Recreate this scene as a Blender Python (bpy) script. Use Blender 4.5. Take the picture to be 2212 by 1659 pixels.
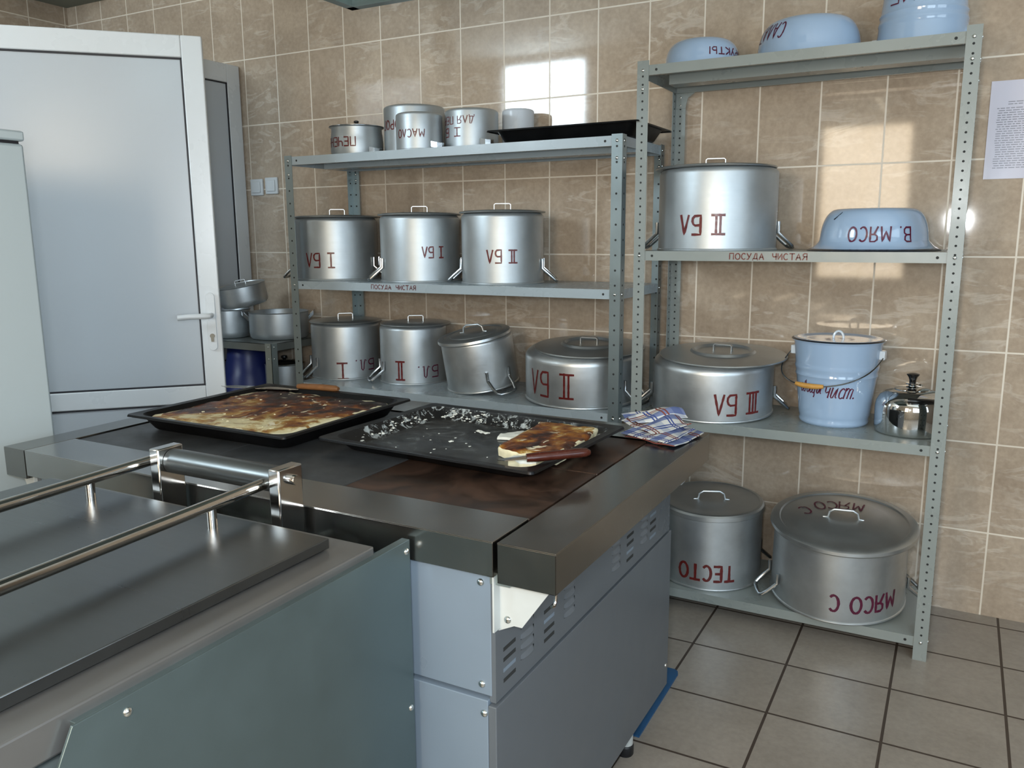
import bpy, math, random
from mathutils import Vector, Matrix, noise
random.seed(7)
for o in list(bpy.data.objects):
    bpy.data.objects.remove(o)
SC = bpy.context.scene
COL = SC.collection
PI = math.pi
R_ = math.radians

# ------------------------------------------------------------------ camera
CAM = Vector((4.541, -3.203, 1.349))
cd = bpy.data.cameras.new('camera')
cam = bpy.data.objects.new('camera', cd)
COL.objects.link(cam)
rgt = Vector((0.8793, 0.4762, -0.0067))
dwn = Vector((0.0797, -0.1611, -0.9837))
fwd = Vector((-0.4695, 0.8645, -0.1796))
M3 = Matrix((rgt, -dwn, -fwd)).transposed()
cam.matrix_world = Matrix.Translation(CAM) @ M3.to_4x4()
cd.sensor_fit = 'HORIZONTAL'
cd.sensor_width = 36.0
cd.lens = 1778.1 / 2212.0 * 36.0
cd.clip_start = 0.02
SC.camera = cam

# ------------------------------------------------------------------ light and exposure
SC.view_settings.view_transform = 'Standard'
SC.view_settings.look = 'None'
SC.view_settings.gamma = 1.0
SC.view_settings.use_curve_mapping = False
SC.view_settings.exposure = 1.4
W = bpy.data.worlds.new('sky')
SC.world = W
W.use_nodes = True
W.node_tree.nodes['Background'].inputs[0].default_value = (0.62, 0.80, 1.0, 1)
W.node_tree.nodes['Background'].inputs[1].default_value = 0.6

def area(name, loc, rot, sx, sy, power, col):
    d = bpy.data.lights.new(name, 'AREA')
    d.shape = 'RECTANGLE'; d.size = sx; d.size_y = sy
    d.energy = power; d.color = col
    o = bpy.data.objects.new(name, d); COL.objects.link(o)
    o.location = loc; o.rotation_euler = rot
    return o
# daylight through two windows behind the photographer, plus two unseen windows added as fill
YS = -4.30
area('window_daylight', (0.85, YS + 0.02, 2.60), (R_(90), 0, 0), 0.86, 0.72, 26, (0.74, 0.89, 1.0))
area('window_daylight_large', (6.0, YS + 0.02, 1.70), (R_(90), 0, 0), 1.6, 1.5, 16, (0.74, 0.89, 1.0))  # unseen window lamp, added to lift the dim lower areas
area('window_sunlit_view', (3.78, YS + 0.02, 1.58), (R_(90), 0, 0), 0.66, 1.22, 12, (1.0, 0.80, 0.55))
area("side_window_daylight", (7.17, -2.95, 1.75), (R_(90), 0, R_(90)), 2.1, 1.5, 9, (0.74, 0.89, 1.0))  # unseen side lamp, added to light the floor and right-facing panels
# the flash of the camera
fd = bpy.data.lights.new('camera_flash', 'POINT')
fd.energy = 24; fd.shadow_soft_size = 0.06; fd.color = (0.92, 0.97, 1.0)
fl = bpy.data.objects.new('camera_flash', fd); COL.objects.link(fl)
fl.location = CAM + rgt * -0.05 - dwn * 0.07 - fwd * 0.01

# ------------------------------------------------------------------ materials
def srgb(r, g, b):
    def f(c):
        c /= 255.0
        return c / 12.92 if c <= 0.04045 else ((c + 0.055) / 1.055) ** 2.4
    return (f(r), f(g), f(b), 1)

class NT:
    def __init__(s, name):
        s.m = bpy.data.materials.new(name); s.m.use_nodes = True
        s.t = s.m.node_tree; s.b = s.t.nodes['Principled BSDF']
    def n(s, typ, **kw):
        nd = s.t.nodes.new(typ)
        for k, v in kw.items():
            setattr(nd, k, v)
        return nd
    def l(s, a, b): s.t.links.new(a, b)
    def ramp(s, fac, stops, interp='LINEAR'):
        r = s.n('ShaderNodeValToRGB'); r.color_ramp.interpolation = interp
        els = r.color_ramp.elements
        while len(els) < len(stops): els.new(0.5)
        for e, (p, c) in zip(els, stops):
            e.position = p; e.color = c
        s.l(fac, r.inputs[0]); return r.outputs[0]
    def noise(s, vec, scale, detail=3, rough=0.55, dist=0.0):
        nd = s.n('ShaderNodeTexNoise'); nd.inputs['Scale'].default_value = scale
        nd.inputs['Detail'].default_value = detail; nd.inputs['Roughness'].default_value = rough
        nd.inputs['Distortion'].default_value = dist
        if vec is not None: s.l(vec, nd.inputs['Vector'])
        return nd.outputs['Fac']
    def mix(s, fac, a, b, mode='MIX'):
        nd = s.n('ShaderNodeMix', data_type='RGBA', blend_type=mode)
        for sock, v in ((nd.inputs[0], fac), (nd.inputs[6], a), (nd.inputs[7], b)):
            if hasattr(v, 'links'): s.l(v, sock)
            else: sock.default_value = v
        return nd.outputs[2]
    def bump(s, h, strength=0.2, dist=0.01, normal=None):
        nd = s.n('ShaderNodeBump'); nd.inputs['Strength'].default_value = strength
        nd.inputs['Distance'].default_value = dist
        s.l(h, nd.inputs['Height'])
        if normal is not None: s.l(normal, nd.inputs['Normal'])
        s.l(nd.outputs[0], s.b.inputs['Normal']); return nd.outputs[0]
    def obj(s): return s.n('ShaderNodeTexCoord').outputs['Object']
    def set(s, **kw):
        names = dict(col='Base Color', rough='Roughness', metal='Metallic', spec='Specular IOR Level', coat='Coat Weight', coatr='Coat Roughness', aniso='Anisotropic')
        for k, v in kw.items(): s.b.inputs[names[k]].default_value = v
        return s

def simple(name, col, rough=0.5, metal=0.0, spec=0.5, coat=0.0, mottled=0.06, scale=6.0, rvar=0.08):
    """plain material with a slight procedural mottle in colour and roughness"""
    t = NT(name); t.set(rough=rough, metal=metal, spec=spec, coat=coat)
    f = t.noise(t.obj(), scale, 4)
    lo = tuple(c * (1 - mottled) for c in col[:3]) + (1,); hi = tuple(min(1, c * (1 + mottled)) for c in col[:3]) + (1,)
    t.l(t.ramp(f, [(0.3, lo), (0.7, hi)]), t.b.inputs['Base Color'])
    r = t.ramp(f, [(0.3, (max(0, rough - rvar),) * 3 + (1,)), (0.7, (min(1, rough + rvar),) * 3 + (1,))])
    t.l(r, t.b.inputs['Roughness'])
    return t.m

def tiles(name, axes, w, h, ox, oz, mortar, c1, c2, cm, light, rough, bump=0.25, veins=True):
    t = NT(name)
    geo = t.n('ShaderNodeNewGeometry').outputs['Position']
    sep = t.n('ShaderNodeSeparateXYZ'); t.l(geo, sep.inputs[0])
    cmb = t.n('ShaderNodeCombineXYZ')
    for k, (ax, off) in enumerate(zip(axes, (ox, oz))):
        mth = t.n('ShaderNodeMath', operation='SUBTRACT'); t.l(sep.outputs['XYZ'.index(ax)], mth.inputs[0]); mth.inputs[1].default_value = off
        t.l(mth.outputs[0], cmb.inputs[k])
    br = t.n('ShaderNodeTexBrick', offset=0.0, squash=1.0)
    br.offset_frequency = 1
    t.l(cmb.outputs[0], br.inputs['Vector'])
    br.inputs['Scale'].default_value = 1.0
    br.inputs['Mortar Size'].default_value = mortar
    br.inputs['Mortar Smooth'].default_value = 0.15
    br.inputs['Brick Width'].default_value = w
    br.inputs['Row Height'].default_value = h
    br.inputs['Color1'].default_value = (0, 0, 0, 1); br.inputs['Color2'].default_value = (1, 1, 1, 1); br.inputs['Mortar'].default_value = (0.5, 0.5, 0.5, 1)
    # every tile carries its own piece of the pattern
    add = t.n('ShaderNodeVectorMath', operation='ADD')
    sc = t.n('ShaderNodeVectorMath', operation='SCALE'); sc.inputs['Scale'].default_value = 7.3
    t.l(br.outputs['Color'], sc.inputs[0]); t.l(geo, add.inputs[0]); t.l(sc.outputs[0], add.inputs[1])
    f = t.noise(add.outputs[0], 5.0, 5, 0.6, 0.6)
    base = t.ramp(f, [(0.25, c1), (0.75, c2)])
    fine = t.noise(add.outputs[0], 60, 3, 0.6)
    base = t.mix(0.22, base, t.ramp(fine, [(0.3, tuple(c * 0.72 for c in c1[:3]) + (1,)), (0.7, tuple(min(1, c * 1.2) for c in c2[:3]) + (1,))]))
    if veins:
        mp = t.n('ShaderNodeMapping'); mp.inputs['Rotation'].default_value = (0, R_(38), 0); mp.inputs['Scale'].default_value = (1.0, 1.0, 3.2)
        t.l(add.outputs[0], mp.inputs[0])
        v = t.noise(mp.outputs[0], 5.5, 4, 0.55, 1.6)
        vm = t.ramp(v, [(0.52, (0, 0, 0, 1)), (0.60, (0.28, 0.28, 0.28, 1)), (0.70, (0, 0, 0, 1))])
        g = t.noise(add.outputs[0], 4.0, 2)
        gm = t.ramp(g, [(0.42, (0, 0, 0, 1)), (0.62, (1, 1, 1, 1))])
        vm = t.mix(1.0, vm, gm, 'MULTIPLY')
        base = t.mix(vm, base, light)
    col = t.mix(br.outputs['Fac'], base, cm)
    t.l(col, t.b.inputs['Base Color'])
    rr = t.ramp(br.outputs['Fac'], [(0.0, (rough,) * 3 + (1,)), (1.0, (0.55,) * 3 + (1,))])
    t.l(rr, t.b.inputs['Roughness'])
    inv = t.n('ShaderNodeMath', operation='SUBTRACT'); inv.inputs[0].default_value = 1.0; t.l(br.outputs['Fac'], inv.inputs[1])
    hsum = t.n('ShaderNodeMath', operation='MULTIPLY_ADD'); t.l(t.noise(geo, 9.0, 2), hsum.inputs[0]); hsum.inputs[1].default_value = 0.06; t.l(inv.outputs[0], hsum.inputs[2])
    t.bump(hsum.outputs[0], bump, 0.003)
    return t.m

TW, TH, TZ = 0.2134, 0.3189, -0.0138
tile_args = (0.0030, srgb(157, 140, 122), srgb(188, 171, 151), srgb(222, 212, 196), srgb(236, 228, 216), 0.055)
M = {}
M['wall_tile'] = tiles('beige_wall_tile', 'XZ', TW, TH, 0.0, TZ, *tile_args)
M['wall_tile_side'] = tiles('beige_wall_tile_side', 'YZ', TW, TH, -0.02, TZ, *tile_args)
M['floor_tile'] = tiles('grey_floor_tile', 'XY', 0.2996, 0.2996, 3.8516, -0.6784, 0.0042, srgb(137, 129, 119), srgb(156, 148, 138), srgb(66, 55, 47), srgb(190, 180, 170), 0.30, 0.35, False)
M['ceiling'] = simple('ceiling_paint', srgb(226, 226, 220), 0.8)
M['soffit'] = simple('soffit_paint', srgb(120, 126, 118), 0.7)
M['wall_dark'] = simple('dull_brown_wall_paint', srgb(112, 100, 88), 0.7)  # unseen right wall, darkened to dim the reflections in the steel rail
t = NT('window_pane_glass'); tr_ = t.n('ShaderNodeBsdfTransparent'); gl_ = t.n('ShaderNodeBsdfGlossy'); gl_.inputs['Roughness'].default_value = 0.02
mx_ = t.n('ShaderNodeMixShader'); mx_.inputs[0].default_value = 0.07; t.l(tr_.outputs[0], mx_.inputs[1]); t.l(gl_.outputs[0], mx_.inputs[2]); t.l(mx_.outputs[0], t.t.nodes['Material Output'].inputs[0])
M['pane'] = t.m
M['pvc'] = simple('white_pvc', srgb(208, 212, 214), 0.28, mottled=0.008, rvar=0.02)
M['pvc_panel'] = simple('white_pvc_panel', srgb(180, 186, 191), 0.26, mottled=0.004, scale=2, rvar=0.01)
M['gasket'] = simple('black_gasket', srgb(30, 30, 36), 0.6)
M['fridge'] = simple('fridge_enamel', srgb(182, 194, 198), 0.35, mottled=0.006, scale=3, rvar=0.02)

def metal(name, col, rough, stretch=(1, 1, 40), amount=0.10, bump=0.02, scale=9.0, metalness=1.0, blot=0.10):
    t = NT(name); t.set(metal=metalness, rough=rough)
    o = t.obj(); mp = t.n('ShaderNodeMapping'); mp.inputs['Scale'].default_value = stretch; t.l(o, mp.inputs[0])
    f = t.noise(mp.outputs[0], scale, 4, 0.6)
    g = t.noise(o, 7.0, 4, 0.6)
    lo = tuple(c * (1 - blot) for c in col[:3]) + (1,); hi = tuple(min(1, c * (1 + blot)) for c in col[:3]) + (1,)
    t.l(t.ramp(g, [(0.3, lo), (0.7, hi)]), t.b.inputs['Base Color'])
    s = t.n('ShaderNodeMath', operation='ADD'); t.l(f, s.inputs[0]); t.l(g, s.inputs[1])
    mr = t.n('ShaderNodeMapRange'); mr.inputs[1].default_value = 0.6; mr.inputs[2].default_value = 1.4
    mr.inputs[3].default_value = max(0.03, rough - amount); mr.inputs[4].default_value = rough + amount
    t.l(s.outputs[0], mr.inputs[0]); t.l(mr.outputs[0], t.b.inputs['Roughness'])
    if bump: t.bump(f, bump, 0.002)
    return t.m

M['aluminium'] = metal('spun_aluminium', (0.46, 0.50, 0.52, 1), 0.45, (1, 1, 60), 0.05, 0.03, 6, 0.80)
M['aluminium_dull'] = metal('dull_aluminium', (0.54, 0.575, 0.59, 1), 0.41, (1, 1, 50), 0.07, 0.04, 6, 0.88, 0.14)
M['aluminium_lid'] = metal('lid_aluminium', (0.48, 0.505, 0.51, 1), 0.38, (1, 1, 1), 0.08, 0.0, 8, 0.88)
M['aluminium_bright'] = metal('bright_aluminium', (0.46, 0.48, 0.49, 1), 0.24, (1, 1, 1), 0.05, 0)
M['steel'] = metal('stainless_steel', (0.27, 0.265, 0.25, 1), 0.24, (1, 40, 1), 0.05, 0.0, 14, blot=0.06)  # darker copy of the rail steel, imitating dark reflections on the side rails
M['steel_x'] = metal('stainless_steel_long', (0.42, 0.415, 0.40, 1), 0.22, (40, 1, 1), 0.05, 0.0, 14, blot=0.06)
M['steel_lid'] = metal('stainless_lid_sheet', (0.19, 0.20, 0.205, 1), 0.30, (1, 12, 1), 0.04, 0.0, 10, blot=0.05)
M['steel_satin'] = metal('satin_steel_frame', (0.24, 0.238, 0.232, 1), 0.32, (1, 1, 1), 0.05, 0.0, 10, 0.75, 0.06)
M['steel_dark'] = metal('dark_steel_tube', (0.13, 0.14, 0.14, 1), 0.34, (1, 1, 1), 0.05, 0.0, 10, 0.9, 0.06)
M['steel_bright'] = metal('polished_steel', (0.62, 0.60, 0.57, 1), 0.13, (1, 1, 1), 0.05, 0)
M['chrome'] = metal('chrome', (0.62, 0.63, 0.62, 1), 0.05, (1, 1, 1), 0.02, 0, blot=0.03)
M['hotplate'] = metal('grey_hot_plate', (0.085, 0.09, 0.094, 1), 0.42, (1, 1, 1), 0.10, 0.03, 20, 0.6, 0.25)
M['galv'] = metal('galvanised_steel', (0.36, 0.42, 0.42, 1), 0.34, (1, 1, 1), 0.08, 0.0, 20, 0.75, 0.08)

t = NT('rusty_hot_plate'); t.set(metal=0.35, rough=0.42)
f = t.noise(t.obj(), 5.0, 5, 0.6, 1.2)
t.l(t.ramp(f, [(0.30, srgb(30, 24, 22)), (0.42, srgb(52, 39, 32)), (0.6, srgb(84, 62, 50)), (0.8, srgb(92, 72, 62))]), t.b.inputs['Base Color'])
t.l(t.ramp(f, [(0.3, (0.3,) * 3 + (1,)), (0.7, (0.5,) * 3 + (1,))]), t.b.inputs['Roughness'])
M['hotplate_brown'] = t.m
M['stove_paint'] = simple('grey_blue_stove_paint', srgb(124, 138, 152), 0.33, 0.15, mottled=0.03, scale=3)
M['stove_side'] = simple('grey_stove_side', srgb(100, 106, 112), 0.34, 0.2, mottled=0.03, scale=3)  # darker copy of the stove paint, with the side's shade in the colour
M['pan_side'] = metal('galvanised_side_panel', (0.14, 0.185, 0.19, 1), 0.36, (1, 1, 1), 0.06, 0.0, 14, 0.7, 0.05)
M['white_paint'] = simple('white_bracket_paint', srgb(186, 190, 188), 0.4)
M['rack_paint'] = simple('pale_blue_rack_enamel', srgb(160, 172, 178), 0.28, mottled=0.02)
M['rack_paint_green'] = simple('grey_green_rack_enamel', srgb(138, 145, 142), 0.30, mottled=0.02)
M['rack_post'] = metal('grey_green_rack_post', (0.24, 0.29, 0.30, 1), 0.32, (1, 1, 1), 0.05, 0.0, 12, 0.55, 0.05)  # shade and dark reflections on the long rack's posts put into the colour
M['bolt'] = metal('zinc_bolt', (0.7, 0.72, 0.7, 1), 0.2, (1, 1, 1), 0.05, 0)
M['hole'] = simple('dark_hole', srgb(38, 40, 40), 0.8)  # flat dark marks painted for the shade inside holes and slots
M['red_paint'] = simple('dark_red_lettering_paint', srgb(96, 26, 24), 0.35, mottled=0.2, scale=80)
M['purple_paint'] = simple('dark_purple_lettering_paint', srgb(84, 22, 50), 0.35, mottled=0.2, scale=80)
M['enamel_blue'] = simple('pale_blue_enamel', srgb(154, 178, 205), 0.12, coat=0.5, mottled=0.03, scale=3, rvar=0.03)
M['enamel_white'] = simple('white_enamel', srgb(214, 224, 232), 0.15, coat=0.4, mottled=0.02)
M['enamel_rim'] = simple('black_enamel_rim', srgb(30, 36, 44), 0.25)
M['pot_white'] = simple('white_glazed_pot', srgb(196, 204, 212), 0.3, mottled=0.02)
M['black'] = simple('black_plastic', srgb(16, 16, 17), 0.22)
M['wood'] = simple('turned_wood', srgb(186, 138, 66), 0.5, mottled=0.15, scale=40)
M['wood_brown'] = simple('brown_wood', srgb(122, 82, 48), 0.55, mottled=0.2, scale=40)
M['knife_handle'] = simple('red_brown_knife_handle', srgb(66, 29, 20), 0.22, mottled=0.2, scale=50)
M['tray'] = simple('black_tray_enamel', srgb(12, 12, 13), 0.36, spec=0.2, mottled=0.3, scale=12)
t = NT('used_tray_bottom'); t.set(rough=0.28)
o_ = t.obj(); f = t.noise(o_, 16, 5, 0.65, 1.0); g = t.noise(o_, 4, 3)
t.l(t.ramp(f, [(0.42, srgb(28, 29, 30)), (0.56, srgb(48, 50, 50)), (0.68, srgb(92, 96, 96)), (0.8, srgb(150, 154, 150))]), t.b.inputs['Base Color'])
t.l(t.ramp(g, [(0.35, (0.18,) * 3 + (1,)), (0.65, (0.42,) * 3 + (1,))]), t.b.inputs['Roughness'])
M['tray_used'] = t.m
t = NT('curd_stained_tray_wall'); t.set(rough=0.4)
o_ = t.obj(); f = t.noise(o_, 55, 5, 0.7, 0.6); g = t.noise(o_, 9, 2)
sp_ = t.n('ShaderNodeSeparateXYZ'); t.l(o_, sp_.inputs[0])
# residue is left where the bake was cut out: along the left and back walls
ba = t.n('ShaderNodeMath', operation='MULTIPLY_ADD'); t.l(sp_.outputs[0], ba.inputs[0]); ba.inputs[1].default_value = -0.55; t.l(g, ba.inputs[2])
bb = t.n('ShaderNodeMath', operation='MULTIPLY_ADD'); t.l(sp_.outputs[1], bb.inputs[0]); bb.inputs[1].default_value = 0.75; t.l(ba.outputs[0], bb.inputs[2])
mk = t.mix(1.0, t.ramp(f, [(0.53, (0, 0, 0, 1)), (0.60, (1, 1, 1, 1))]), t.ramp(bb.outputs[0], [(0.52, (0, 0, 0, 1)), (0.66, (0.85, 0.85, 0.85, 1))]), 'MULTIPLY')
t.l(t.mix(mk, srgb(16, 16, 17), srgb(176, 184, 184)), t.b.inputs['Base Color'])
M['tray_residue'] = t.m
M['cream'] = simple('curd_cream', srgb(226, 218, 184), 0.6, mottled=0.08, scale=60)
M['crumb'] = simple('white_curd_crumb', srgb(222, 224, 216), 0.6, mottled=0.08, scale=60)

def crust(name, bias):
    t = NT(name); t.set(rough=0.42, spec=0.4)
    o = t.obj()
    f = t.noise(o, 6.5, 6, 0.62, 0.9)
    sx = t.n('ShaderNodeSeparateXYZ'); t.l(o, sx.inputs[0])
    ad = t.n('ShaderNodeMath', operation='MULTIPLY_ADD'); t.l(sx.outputs[1], ad.inputs[0]); ad.inputs[1].default_value = -bias; t.l(f, ad.inputs[2])
    a2 = t.n('ShaderNodeMath', operation='MULTIPLY_ADD'); t.l(sx.outputs[0], a2.inputs[0]); a2.inputs[1].default_value = bias * 0.2; t.l(ad.outputs[0], a2.inputs[2])
    fine = t.n('ShaderNodeMath', operation='MULTIPLY_ADD'); t.l(t.noise(o, 28, 4, 0.6), fine.inputs[0]); fine.inputs[1].default_value = 0.42; t.l(a2.outputs[0], fine.inputs[2])
    c = t.ramp(fine.outputs[0], [(0.55, srgb(26, 10, 7)), (0.64, srgb(62, 26, 10)), (0.70, srgb(110, 56, 16)), (0.76, srgb(144, 92, 32)), (0.82, srgb(172, 136, 70)), (0.90, srgb(222, 210, 166))])
    w = t.noise(o, 34, 3, 0.5, 0.8)
    wm = t.ramp(w, [(0.63, (0, 0, 0, 1)), (0.66, (1, 1, 1, 1))])
    h = t.noise(o, 9, 2)
    wm = t.mix(1.0, wm, t.ramp(h, [(0.46, (0, 0, 0, 1)), (0.56, (1, 1, 1, 1))]), 'MULTIPLY')
    t.l(t.mix(wm, c, srgb(226, 216, 186)), t.b.inputs['Base Color'])
    t.bump(t.noise(o, 40, 4), 0.5, 0.006)
    return t.m
M['crust'] = crust('browned_curd_crust', 0.75)
M['crust_piece'] = crust('browned_curd_piece', -0.25)

t = NT('checked_towel_cloth'); t.set(rough=0.85, spec=0.1)
uv = t.n('ShaderNodeUVMap').outputs[0]
su = t.n('ShaderNodeSeparateXYZ'); t.l(uv, su.inputs[0])
def band(nt, sock, period, pos, width):
    a = nt.n('ShaderNodeMath', operation='MULTIPLY'); nt.l(sock, a.inputs[0]); a.inputs[1].default_value = 1 / period
    b = nt.n('ShaderNodeMath', operation='FRACT'); nt.l(a.outputs[0], b.inputs[0])
    c = nt.n('ShaderNodeMath', operation='SUBTRACT'); nt.l(b.outputs[0], c.inputs[0]); c.inputs[1].default_value = pos
    d = nt.n('ShaderNodeMath', operation='ABSOLUTE'); nt.l(c.outputs[0], d.inputs[0])
    e = nt.n('ShaderNodeMath', operation='LESS_THAN'); nt.l(d.outputs[0], e.inputs[0]); e.inputs[1].default_value = width
    return e.outputs[0]
c = srgb(206, 206, 202)
for k in (0, 1):
    s_ = su.outputs[k]
    c = t.mix(band(t, s_, 0.14, 0.5, 0.12), c, srgb(146, 160, 208), 'MULTIPLY') if k == 0 else t.mix(band(t, s_, 0.14, 0.5, 0.12), c, srgb(212, 219, 236), 'MULTIPLY')
    c = t.mix(band(t, s_, 0.14, 0.14, 0.022), c, srgb(128, 74, 66))
    c = t.mix(band(t, s_, 0.14, 0.23, 0.022), c, srgb(128, 74, 66))
    c = t.mix(band(t, s_, 0.14, 0.82, 0.02), c, srgb(70, 84, 140))
    c = t.mix(band(t, s_, 0.14, 0.90, 0.02), c, srgb(70, 84, 140))
t.l(c, t.b.inputs['Base Color'])
t.bump(t.noise(t.obj(), 500, 2), 0.2, 0.001)
M['towel'] = t.m
M['navy'] = simple('navy_plastic', srgb(22, 34, 92), 0.4, mottled=0.05)
M['paper'] = simple('paper_in_sleeve', srgb(208, 208, 222), 0.10, coat=0.6, mottled=0.01)
M['ink'] = simple('grey_printed_ink', srgb(128, 130, 142), 0.3)
M['mat'] = simple('blue_floor_board', srgb(40, 86, 128), 0.5, mottled=0.12, scale=14)
M['rubber'] = simple('black_rubber', srgb(20, 22, 26), 0.5)
M['hood'] = metal('hood_sheet', (0.30, 0.36, 0.35, 1), 0.35, (1, 1, 1), 0.06, 0, 8, 0.7)
M['dark_rack'] = metal('dark_painted_rack', (0.20, 0.22, 0.21, 1), 0.32, (1, 1, 1), 0.08, 0, 10, 0.5)
M['brass_lock'] = simple('dull_lock_cylinder', srgb(112, 108, 98), 0.35, 0.8)

# ------------------------------------------------------------------ mesh helpers
class MB:
    def __init__(s): s.v = []; s.f = []; s.m = []
    def add(s, vs, fs, mat=0):
        b = len(s.v); s.v += [tuple(v) for v in vs]
        for f in fs: s.f.append(tuple(i + b for i in f)); s.m.append(mat)
    def box(s, x0, x1, y0, y1, z0, z1, mat=0):
        v = [(x, y, z) for z in (z0, z1) for y in (y0, y1) for x in (x0, x1)]
        s.add(v, [(0, 2, 3, 1), (4, 5, 7, 6), (0, 1, 5, 4), (2, 6, 7, 3), (0, 4, 6, 2), (1, 3, 7, 5)], mat)
    def lathe(s, prof, seg=64, cx=0, cy=0, mat=0, mats=None):
        n = len(prof); b = len(s.v)
        for (r, z) in prof:
            for k in range(seg):
                a = 2 * PI * k / seg; s.v.append((cx + r * math.cos(a), cy + r * math.sin(a), z))
        for i in range(n - 1):
            mm = mats[i] if mats else mat
            for k in range(seg):
                k2 = (k + 1) % seg
                s.f.append((b + i * seg + k, b + i * seg + k2, b + (i + 1) * seg + k2, b + (i + 1) * seg + k)); s.m.append(mm)
        for idx, rev in ((0, True), (n - 1, False)):
            if prof[idx][0] > 1e-5:
                ring = [b + idx * seg + k for k in range(seg)]
                s.f.append(tuple(reversed(ring)) if rev else tuple(ring)); s.m.append(mats[min(idx, n - 2)] if mats else mat)
    def tube(s, pts, r, seg=10, mat=0, closed=False, flat=None):
        pts = [Vector(p) for p in pts]; n = len(pts); b = len(s.v); up = None
        for i, p in enumerate(pts):
            if closed: d = (pts[(i + 1) % n] - pts[i - 1])
            else: d = pts[min(i + 1, n - 1)] - pts[max(i - 1, 0)]
            d.normalize()
            if up is None:
                up = Vector((0, 0, 1)) if abs(d.z) < 0.9 else Vector((1, 0, 0))
            u = (up - d * up.dot(d)).normalized(); w = d.cross(u); up = u
            rr = r[i] if isinstance(r, (list, tuple)) else r
            for k in range(seg):
                a = 2 * PI * k / seg
                ru = rr * math.cos(a) * (flat or 1.0)
                q = p + u * ru + w * (rr * math.sin(a)); s.v.append(tuple(q))
        m = n if closed else n - 1
        for i in range(m):
            j = (i + 1) % n
            for k in range(seg):
                k2 = (k + 1) % seg
                s.f.append((b + i * seg + k, b + i * seg + k2, b + j * seg + k2, b + j * seg + k)); s.m.append(mat)
        if not closed:
            s.f.append(tuple(reversed(range(b, b + seg)))); s.m.append(mat)
            s.f.append(tuple(range(b + (n - 1) * seg, b + n * seg))); s.m.append(mat)
    def strap(s, pts, side, width, th, mat=0):
        """flat bar swept along pts; side = width direction"""
        pts = [Vector(p) for p in pts]; side = Vector(side).normalized(); b = len(s.v); n = len(pts)
        for i, p in enumerate(pts):
            d = (pts[min(i + 1, n - 1)] - pts[max(i - 1, 0)]).normalized(); nr = side.cross(d).normalized()
            for a, c in ((-1, -1), (1, -1), (1, 1), (-1, 1)):
                s.v.append(tuple(p + side * (a * width / 2) + nr * (c * th / 2)))
        for i in range(n - 1):
            for k in range(4):
                k2 = (k + 1) % 4
                s.f.append((b + i * 4 + k, b + i * 4 + k2, b + (i + 1) * 4 + k2, b + (i + 1) * 4 + k)); s.m.append(mat)
        s.f.append((b + 3, b + 2, b + 1, b)); s.m.append(mat)
        e = b + (n - 1) * 4; s.f.append((e, e + 1, e + 2, e + 3)); s.m.append(mat)
    def prism(s, poly, axis, a0, a1, mat=0):
        """polygon in the plane normal to axis, extruded from a0 to a1"""
        def pt(p, a):
            if axis == 'x': return (a, p[0], p[1])
            if axis == 'y': return (p[0], a, p[1])
            return (p[0], p[1], a)
        n = len(poly); v = [pt(p, a0) for p in poly] + [pt(p, a1) for p in poly]
        f = [tuple(reversed(range(n))), tuple(range(n, 2 * n))] + [(i, (i + 1) % n, n + (i + 1) % n, n + i) for i in range(n)]
        s.add(v, f, mat)
    def disc(s, c, nrm, r, th=0.0004, seg=8, mat=0, ang=0.0):
        """small raised round plate (bolt head, screw, hole mark)"""
        c = Vector(c); nrm = Vector(nrm).normalized(); u = nrm.orthogonal().normalized(); w = nrm.cross(u)
        v = []
        for h in (0, th):
            for k in range(seg):
                a = 2 * PI * k / seg + ang; v.append(c + nrm * h + u * (r * math.cos(a)) + w * (r * math.sin(a)))
        f = [tuple(range(seg, 2 * seg))] + [(k, (k + 1) % seg, seg + (k + 1) % seg, seg + k) for k in range(seg)]
        s.add(v, f, mat)
    def dome(s, c, nrm, r, h, seg=12, mat=0):
        c = Vector(c); nrm = Vector(nrm).normalized(); u = nrm.orthogonal().normalized(); w = nrm.cross(u); b = len(s.v)
        rings = 4
        for i in range(rings):
            a = i / rings * PI / 2
            for k in range(seg):
                t_ = 2 * PI * k / seg
                s.v.append(tuple(c + nrm * (h * math.sin(a)) + (u * math.cos(t_) + w * math.sin(t_)) * (r * math.cos(a))))
        s.v.append(tuple(c + nrm * h)); top = len(s.v) - 1
        for i in range(rings - 1):
            for k in range(seg):
                k2 = (k + 1) % seg
                s.f.append((b + i * seg + k, b + i * seg + k2, b + (i + 1) * seg + k2, b + (i + 1) * seg + k)); s.m.append(mat)
        for k in range(seg):
            s.f.append((b + (rings - 1) * seg + k, b + (rings - 1) * seg + (k + 1) % seg, top)); s.m.append(mat)
    def build(s, name, mats, parent=None, smooth=35, bevel=0.0, loc=None, uv=None):
        me = bpy.data.meshes.new(name)
        off = parent_off(parent) if (parent is not None and not parent.get('_local')) else Vector((0, 0, 0))
        if loc is not None: off = Vector(loc)
        me.from_pydata([(v[0] - off.x, v[1] - off.y, v[2] - off.z) for v in s.v], [], s.f)
        if not isinstance(mats, (list, tuple)): mats = [mats]
        for m in mats: me.materials.append(M[m] if isinstance(m, str) else m)
        me.polygons.foreach_set('material_index', s.m)
        if smooth:
            me.polygons.foreach_set('use_smooth', [True] * len(me.polygons))
            me.set_sharp_from_angle(angle=R_(smooth))
        me.update()
        o = bpy.data.objects.new(name, me); COL.objects.link(o)
        if parent is not None: o.parent = parent
        if loc is not None: o.location = loc
        if bevel:
            b = o.modifiers.new('edge', 'BEVEL'); b.width = bevel; b.segments = 2; b.limit_method = 'ANGLE'; b.angle_limit = R_(40); b.harden_normals = False
        return o

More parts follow.
